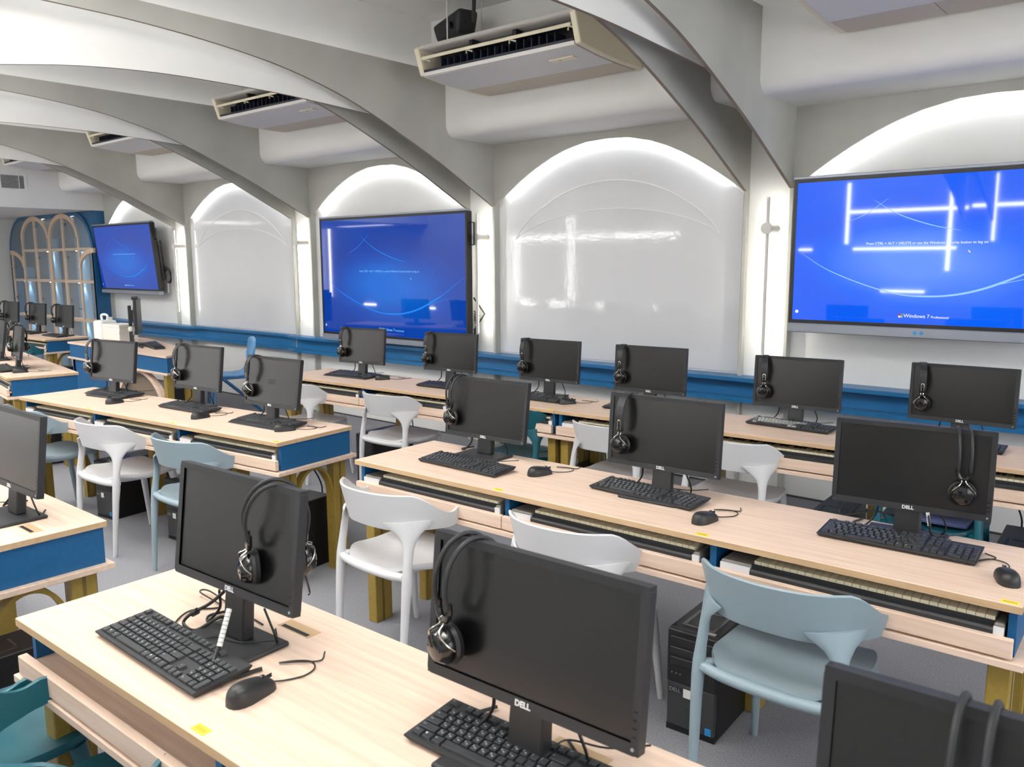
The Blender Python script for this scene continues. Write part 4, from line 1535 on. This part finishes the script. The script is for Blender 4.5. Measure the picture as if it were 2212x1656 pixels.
KB = {'n': make_keyboard(True), 'f': make_keyboard(False), 'p': make_keyboard(False, pale=True), 'r': make_keyboard(False, palm=True)}
kused = set()
KL = [('n', (-1.986, .775), (-1.522, .774), 'at the aisle end of the nearest desk'), ('n', (-1.088, .956 - .0), (-.625, .975), 'before the middle monitor of the nearest desk'),
      ('n', (-1.819, 2.600), (-1.358, 2.575), 'at the centre of the middle row'), ('n', (-.917, 2.603), (-.465, 2.623), 'at the outer seat of the middle row'),
      ('n', (-2.671, 2.477), (-2.205, 2.475), 'at the aisle end of the middle row'),
      ('r', (-5.895, 2.405), (-5.437, 2.435), 'with palm rest at the far seat of the desk across the aisle'), ('f', (-4.966, 2.418), (-4.495, 2.457), 'at the middle seat of the desk across the aisle'),
      ('r', (-4.178, 2.475), (-3.722, 2.512), 'with ergonomic palm rest at the aisle end across the aisle'),
      ('r', (-5.351, 4.005), (-4.889, 4.05), 'at the first wall-desk seat'), ('f', (-4.344, 4.027), (-3.884, 4.06), 'at the second wall-desk seat'), ('f', (-3.561, 4.055), (-3.101, 4.074), 'at the third wall-desk seat'),
      ('f', (-2.791, 4.118), (-2.331, 4.14), 'at the fourth wall-desk seat'), ('p', (-1.912, 4.217), (-1.45, 4.199), 'with glare-lightened keys on the wall desk'), ('f', (-1.135, 4.23), (-.675, 4.248), 'below the large bright screen'),
      ('f', (-8.02, 2.45), (-7.57, 2.36), 'at the end seat of the turned desk'), ('f', (-8.88, 2.60), (-8.43, 2.51), 'at the inner seat of the turned desk'), ('f', (-11.05, 3.98), (-10.59, 3.99), 'at the near seat before the cabinet'),
      ('f', (-11.83, 3.95), (-11.37, 3.96), 'at the middle seat before the cabinet'), ('f', (-3.70, .80), (-3.24, .81), 'cut by the frame at the neighbouring near desk')]
for kind, a, b_, ph in KL:
    ang = math.atan2(b_[1] - a[1], b_[0] - a[0])
    cx, cy = (a[0] + b_[0]) / 2, (a[1] + b_[1]) / 2
    cx += -math.sin(ang) * KD / 2
    cy += math.cos(ang) * KD / 2
    lab = 'black keyboard ' + ph
    z = DH + .0105
    if kind not in kused:
        kused.add(kind)
        o = KB[kind]
        o['label'] = lab
    else:
        o = dup(KB[kind], (0, 0, 0), 0, lab)
    o.location = (cx, cy, DH + .0052)
    o.rotation_euler = (R(4.2), 0, ang)


# ------------------------------------------------------------------ mice
def make_mouse():
    t = thing('computer_mouse', (0, 0, 0), 0, 'x', 'mouse', 'black computer mice on the desks')
    b = MB()
    nu, nv = 20, 7
    L_, W_, H_ = .115, .062, .038
    vs = []
    for j in range(nv + 1):
        ph = (PI / 2) * j / nv
        for i in range(nu):
            a = 2 * PI * i / nu
            c, s = math.cos(a), math.sin(a)
            x = W_ / 2 * math.copysign(abs(c) ** .75, c) * (math.cos(ph) ** .55 if j < nv else 0.02)
            y = L_ / 2 * math.copysign(abs(s) ** .8, s) * (math.cos(ph) ** .5 if j < nv else 0.02)
            wst = 1 - .10 * math.exp(-((y - .012) / .025) ** 2)
            z = H_ * math.sin(ph) ** .8 * (1 - .30 * (y / (L_ / 2)) * (1 if y > 0 else .75) ** 1) * .95
            vs.append((x * wst, y, max(0.0, z)))
    fs = []
    for j in range(nv):
        for i in range(nu):
            fs.append((j * nu + i, j * nu + (i + 1) % nu, (j + 1) * nu + (i + 1) % nu, (j + 1) * nu + i))
    fs += [tuple(range(nu)), tuple(nv * nu + i for i in range(nu))]
    b.add(vs, fs)
    body = b.build('shell', BLK, t, smooth=True)
    MB().lathe([(.008, -.0035), (.0095, 0), (.008, .0035)], 14, 'x', (0, .030, .0255)).build('scroll_wheel', BLKG, t, smooth=True)
    MB().box(-.0008, .0008, .012, .055, .020, .0285).build('button_seam', DARK, t)
    MB().tube(catmull([(0, .055, .008), (.012, .080, .003), (.032, .115, .003), (.028, .150, .003), (0, .170, .003), (-.030, .155, .004), (-.055, .125, .005), (-.02, .15, .006), (.012, .185, .003), (-.01, .22, .003)], 6), .0018, 6).build('cord', CABLE, t, smooth=True)
    return t


mp_ = make_mouse()
first = True
for x, y, a, ph in ((-1.448, .862, 8, 'beside the aisle-end keyboard of the nearest desk'), (-2.102, 2.645, -18, 'at the aisle end of the middle row'), (-1.271, 2.513, -10, 'at the centre of the middle row'), (-.374, 2.566, 22, 'at the outer seat of the middle row'),
                    (-5.321, 2.315, 0, 'at the far seat of the desk across the aisle'), (-4.415, 2.401, 2, 'at the middle seat of the desk across the aisle'), (-3.724, 2.500, -25, 'touching the ergonomic keyboard'), (-4.789, 4.10, -35, 'at the first wall-desk seat'),
                    (-3.05, 4.12, -30, 'at the third wall-desk seat'), (-7.45, 2.50, -20, 'at the end seat of the turned desk')):
    lab = 'black mouse ' + ph
    if first:
        mp_.location, mp_.rotation_euler, mp_['label'] = (x, y, DH), (0, 0, R(a)), lab
        first = False
    else:
        dup(mp_, (x, y, DH), R(a), lab)

# extra cables that lie on the nearest desk, part of its monitor
o1 = MONS['m1'][3]
MB().tube(catmull([(-.07, .03, .10), (-.12, .02, .06), (-.165, -.005, .03), (-.175, -.02, .008), (-.12, -.02, .006), (-.09, .03, .03), (-.075, .07, .006)], 6), .0042, 8).build('cable', CABLE, o1, smooth=True)
MB().tube([(-.148, .004, .040), (-.162, -.003, .031)], .0085, 10).build('ferrite_core', BLK, o1, smooth=True)
MB().tube(catmull([(-.02, .10, .004), (-.18, .12, .004), (-.30, .13, .012), (-.31, .11, .012), (-.20, .10, .004), (-.24, .04, .004), (-.20, -.03, .004), (-.10, -.11, .004), (-.06, -.14, .004)], 6), .0022, 6).build('cable', CABLE, o1, smooth=True)
cb = MB().tube(catmull([(.052, -.035, .115), (.062, -.06, .06), (.072, -.085, .035), (.10, -.115, .012), (.15, -.11, .008), (.17, -.04, .006)], 6), .0046, 8).build('cable', CABLE, o1, smooth=True)
b = MB()
for i in range(9):
    z0 = .112 - i * .0078
    b.tube([(.0525 + i * .0019, -.036 - i * .0046, z0), (.0543 + i * .0019, -.0402 - i * .0046, z0 - .0068)], .0064, 8)
b.build('cable_wrap', CABLEW, cb, smooth=True)
o3 = MONS['m3'][3]
cb = MB().tube(catmull([(.06, -.02, .10), (.068, -.03, .07), (.075, -.02, .03), (.10, .03, .008)], 6), .0036, 8).build('cable', CABLE, o3, smooth=True)
b = MB()
for i in range(8):
    b.tube([(.0605 + i * .001, -.0215 - i * .0008, .098 - i * .0052), (.0612 + i * .001, -.022 - i * .0008, .0940 - i * .0052)], .0052, 8)
b.build('cable_wrap', CABLEW, cb, smooth=True)
MB().tube(catmull([(-.19, .06, .10), (-.20, -.02, .05), (-.10, .0, .07), (-.03, .04, .05), (.0, .05, .02)], 6), .003, 6).build('cable', CABLE, o3, smooth=True)


# ------------------------------------------------------------------ computer towers
def make_tower():
    t = thing('computer_tower', (0, 0, 0), 0, 'x', 'computer tower', 'black computer towers under the desks')
    W_, D_, H_ = .185, .43, .385
    MB().box(0, W_, .02, D_, 0, H_).build('case', PCB, t, bevel=.004)
    MB().box(0, W_, 0, .02, .185, H_ - .002).build('drive_bezel', PCB, t, bevel=.004)
    MB().box(.002, W_ - .002, .002, .02, .022, .185).build('front_mesh', PCG, t, bevel=.003)
    MB().box(0, W_, .004, .02, 0, .022).build('foot_rail', PCB, t)
    for z in (.345, .305, .268):
        MB().box(.012, W_ - .012, -.003, .002, z - .016, z + .014).build('drive_cover', BLK, t, bevel=.002)
    MB().box(.015, .10, -.001, .002, .150, .168).build('badge_plate', BLKM, t)
    put_text('lettering', 'DELL', .020, PCLOG, t, (.034, -.0018, .159), (PI / 2, 0, 0), .0003)
    MB().box(.066, .098, -.002, .0, .140, .172).build('paper_label', PAPER, t)
    MB().box(.150, .172, -.0005, .002, .026, .052).build('processor_sticker', BLUEST, t)
    b = MB()
    for i in range(3):
        b.lathe([(.003, -.001), (.003, .0)], 8, 'y', (.02 + i * .016, 0, .222))
    b.build('audio_jack', PGREY, t)
    MB().box(.135, .155, -.001, .001, .205, .228).build('usb_port', DARK, t)
    b = MB()
    b.box(.03, W_ - .03, .05, .062, H_, H_ + .001).box(.03, .042, .06, .2, H_, H_ + .001).box(W_ - .042, W_ - .03, .06, .2, H_, H_ + .001).box(.05, W_ - .05, .19, .2, H_, H_ + .001)
    b.build('lid_groove', BLKG, t)
    MB().box(.12, .165, .028, .045, H_, H_ + .0012).build('paper_label', PAPER, t)
    for i, (x, c) in enumerate(((.05, CABLE), (.09, CABLE), (.13, CABLE))):
        MB().tube(catmull([(x, D_, .30 - .07 * i), (x, D_ + .035, .26 - .05 * i), (x + .01, D_ + .045, .40), (x - .03, D_ + .01, .52), (x - .05, D_ - .06, .60)], 5), .0042, 6).build('cable', c, t, smooth=True)
    return t


TP = make_tower()
first = True
for x, y, a, ph in ((-1.375, 2.46, 3, 'with white label beside the grey-blue armchair'), (-5.56, 2.25, 7, 'behind the legs of the white armchair across the aisle'), (-4.76, 2.33, 6, 'under the middle seat across the aisle'), (-3.81, 2.30, 6, 'behind the gold arch of the desk across the aisle'),
                    (-4.885, 3.90, 3, 'behind the white armchair near the wall'), (-3.02, 3.98, 3, 'under the third wall-desk seat'), (-1.50, 4.08, 3, 'under the wall desk near the teal armchair'), (-.66, 4.10, 3, 'under the wall desk below the bright screen'),
                    (-11.0, 3.86, 3, 'behind the gold arch of the far desk'), (-3.13, .72, 0, 'beside the nearest desk at the frame edge'), (-8.25, 4.0, 2, 'under the teacher desk'), (-7.55, 2.32, -9, 'under the turned desk')):
    lab = 'black computer tower ' + ph
    if first:
        TP.location, TP.rotation_euler, TP['label'] = (x, y, 0), (0, 0, R(a)), lab
        first = False
    else:
        dup(TP, (x, y, 0), R(a), lab)

# ------------------------------------------------------------------ teacher desk with curved back
td = thing('teacher_desk', (-8.7, 4.2, 0), 0, 'oak and blue desk with a curved back edge and brown kneehole panel', 'desk')
top = [(-1.30, -.33), (.98, -.365), (1.06, -.36), (.985, -.25), (.955, -.10), (.82, .02), (.55, .12), (.15, .20), (-.35, .34), (-.80, .42), (-1.30, .45)]
MB().prism(top, 'z', .758, .78).build('tabletop', WOOD, td, bevel=.0015)
MB().prism([(p[0] * 1.01, p[1] * 1.02) for p in top], 'z', .59, .61).build('lower_board', WOOD, td, bevel=.0015)
MB().prism([(p[0] * .985, p[1] * .96) for p in top], 'z', .61, .758).build('apron', BLUE, td)
lo, up = [], []
for i in range(25):
    a = PI - PI * i / 24
    lo.append((.34 + .50 * math.cos(a), .08 + .48 * math.sin(a)))
    up.append((.34 + .58 * math.cos(a), .08 + .51 * math.sin(a)))
MB().band(lo, up, 'y', -.31, -.26).build('kneehole_arch', WOOD, td, smooth=True)
MB().prism([(-.16, 0)] + lo + [(.84, 0)], 'y', -.245, -.23).build('kneehole_panel', WALNUT, td)
MB().box(-1.25, -.2, -.30, -.26, .0, .59).build('front_panel', BLUE, td)
for x, y in ((.965, -.30), (.90, -.06)):
    MB().box(x - .035, x + .03, y - .035, y + .035, 0, .59).build('leg', GOLD, td, bevel=.003)
MB().box(-1.27, -1.2, -.3, .4, 0, .59).build('side_panel', BLUE, td)
for i in range(3):
    MB().tube(catmull([(.88, -.2 + .03 * i, .58), (.86 + .02 * i, -.22, .4), (.80 - .05 * i, -.2, .2), (.70 - .1 * i, -.2, .01)], 5), .006, 6).build('cable', CABLE, td, smooth=True)
MB().tube(catmull([(.84, -.27, .36), (.70, -.30, .30), (.55, -.31, .20), (.40, -.32, .10), (.2, -.32, .01)], 5), .009, 6).build('cable', CABLEW, td, smooth=True)

# teacher monitor seen from behind
t = thing('monitor', (-8.98, 4.22, .78), R(150), 'black monitor seen from behind with red and white stickers', 'monitor')
MB().box(-.13, .13, -.10, .10, 0, .012).build('base', BLK, t, bevel=.004)
nk = MB().box(-.035, .035, .06, .09, .012, .43).build('stand_column', BLKM, t, bevel=.004)
MB().lathe([(.014, .0), (.014, .002)], 14, 'y', (0, .0895, .15)).build('cable_hole', DARK, nk)
pn = MB().box(-.27, .27, -.02, .012, .13, .50).hexa([(-.18, .012, .18), (.18, .012, .18), (.18, .012, .45), (-.18, .012, .45), (-.13, .03, .22), (.13, .03, .22), (.13, .03, .41), (-.13, .03, .41)]).build('panel', BLKM, t)
MB().box(-.06, .06, .03, .06, .26, .38).build('mount_block', BLK, t)
MB().box(-.262, -.205, .0122, .0135, .36, .47).build('red_sticker', RED, pn)
MB().box(-.262, -.19, .0122, .0135, .29, .335).build('white_sticker', PAPER, pn)
MB().box(-.25, -.22, .0122, .014, .45, .47).build('white_sticker', PAPER, pn)
wc = MB().box(-.24, -.16, -.035, .03, .50, .535).build('webcam', BLK, t, bevel=.008, seg=2, smooth=True)
MB().tube(catmull([(.02, .02, .2), (.03, .05, .1), (.05, .08, .01)], 5), .004, 6).build('cable', CABLE, t, smooth=True)
for c in (pn,):
    pass

t = thing('microphone', (-8.86, 4.10, .78), 0, 'small gooseneck microphone with white foam head on the teacher desk', 'microphone')
MB().tube(catmull([(.03, 0, .005), (.02, 0, .05), (0, 0, .10), (-.03, 0, .16)], 5), .008, 8).build('gooseneck', BLK, t, smooth=True)
MB().lathe([(.006, 0), (.022, .008), (.030, .03), (.024, .05), (.008, .058)], 14, 'z', (-.035, 0, .155)).build('foam_head', JUG, t, smooth=True)
MB().lathe([(.05, 0), (.05, .008), (.02, .014)], 18, 'z', (.03, 0, 0)).build('base', BLK, t, smooth=True)
t = thing('computer_keyboard', (-8.52, 4.17, .78), R(-14), 'black slim keyboard lying on the teacher desk', 'keyboard')
MB().hexa([(-.24, -.07, .0), (.22, -.055, 0), (.22, .055, 0), (-.24, .07, 0), (-.235, -.065, .040), (.215, -.05, .018), (.215, .05, .028), (-.235, .065, .055)]).build('case', BLKM, t, bevel=.006)
kb = MB()
for i in range(14):
    for j in range(4):
        x, y = -.2 + i * .028, -.04 + j * .022
        kb.box(x, x + .024, y, y + .018, .03, .048 - .0012 * i)
tag(kb.build('key', KEYM, t), kind='stuff')
b = MB()
for i in range(4):
    b.tube(catmull([(-.24, -.06 - .01 * i, .01), (-.20, -.12, .006 + .01 * i), (-.10 + .03 * i, -.13, .006), (-.05, -.10, .02)], 5), .0035, 6)
b.build('cord', CABLE, t, smooth=True)

# paper stack and white carry box on the teacher desk
t = thing('paper_stack', (-9.42, 4.22, .78), R(8), 'thick stack of white paper sheets on the teacher desk', 'paper')
b = MB()
for i in range(22):
    dx, dy = random.uniform(-.006, .006), random.uniform(-.006, .006)
    b.box(-.16 + dx, .16 + dx, -.11 + dy, .11 + dy, i * .0095, i * .0095 + .0088)
tag(b.build('sheet', PAPER, t), kind='stuff')
t = thing('plastic_jug', (-9.75, 4.20, .78), R(8), 'white plastic jug with handle beside the paper stack', 'jug')
MB().box(-.09, .09, -.1, .1, 0, .24).build('body', JUG, t, bevel=.03, seg=3, smooth=True)
MB().tube(catmull([(-.05, 0, .235), (-.06, 0, .29), (.0, 0, .305), (.06, 0, .29), (.05, 0, .235)], 4), .013, 8).build('handle', JUG, t, smooth=True)
MB().lathe([(.024, .235), (.024, .27)], 14, 'z', (0, .07, 0)).build('cap', JUG, t, smooth=True)
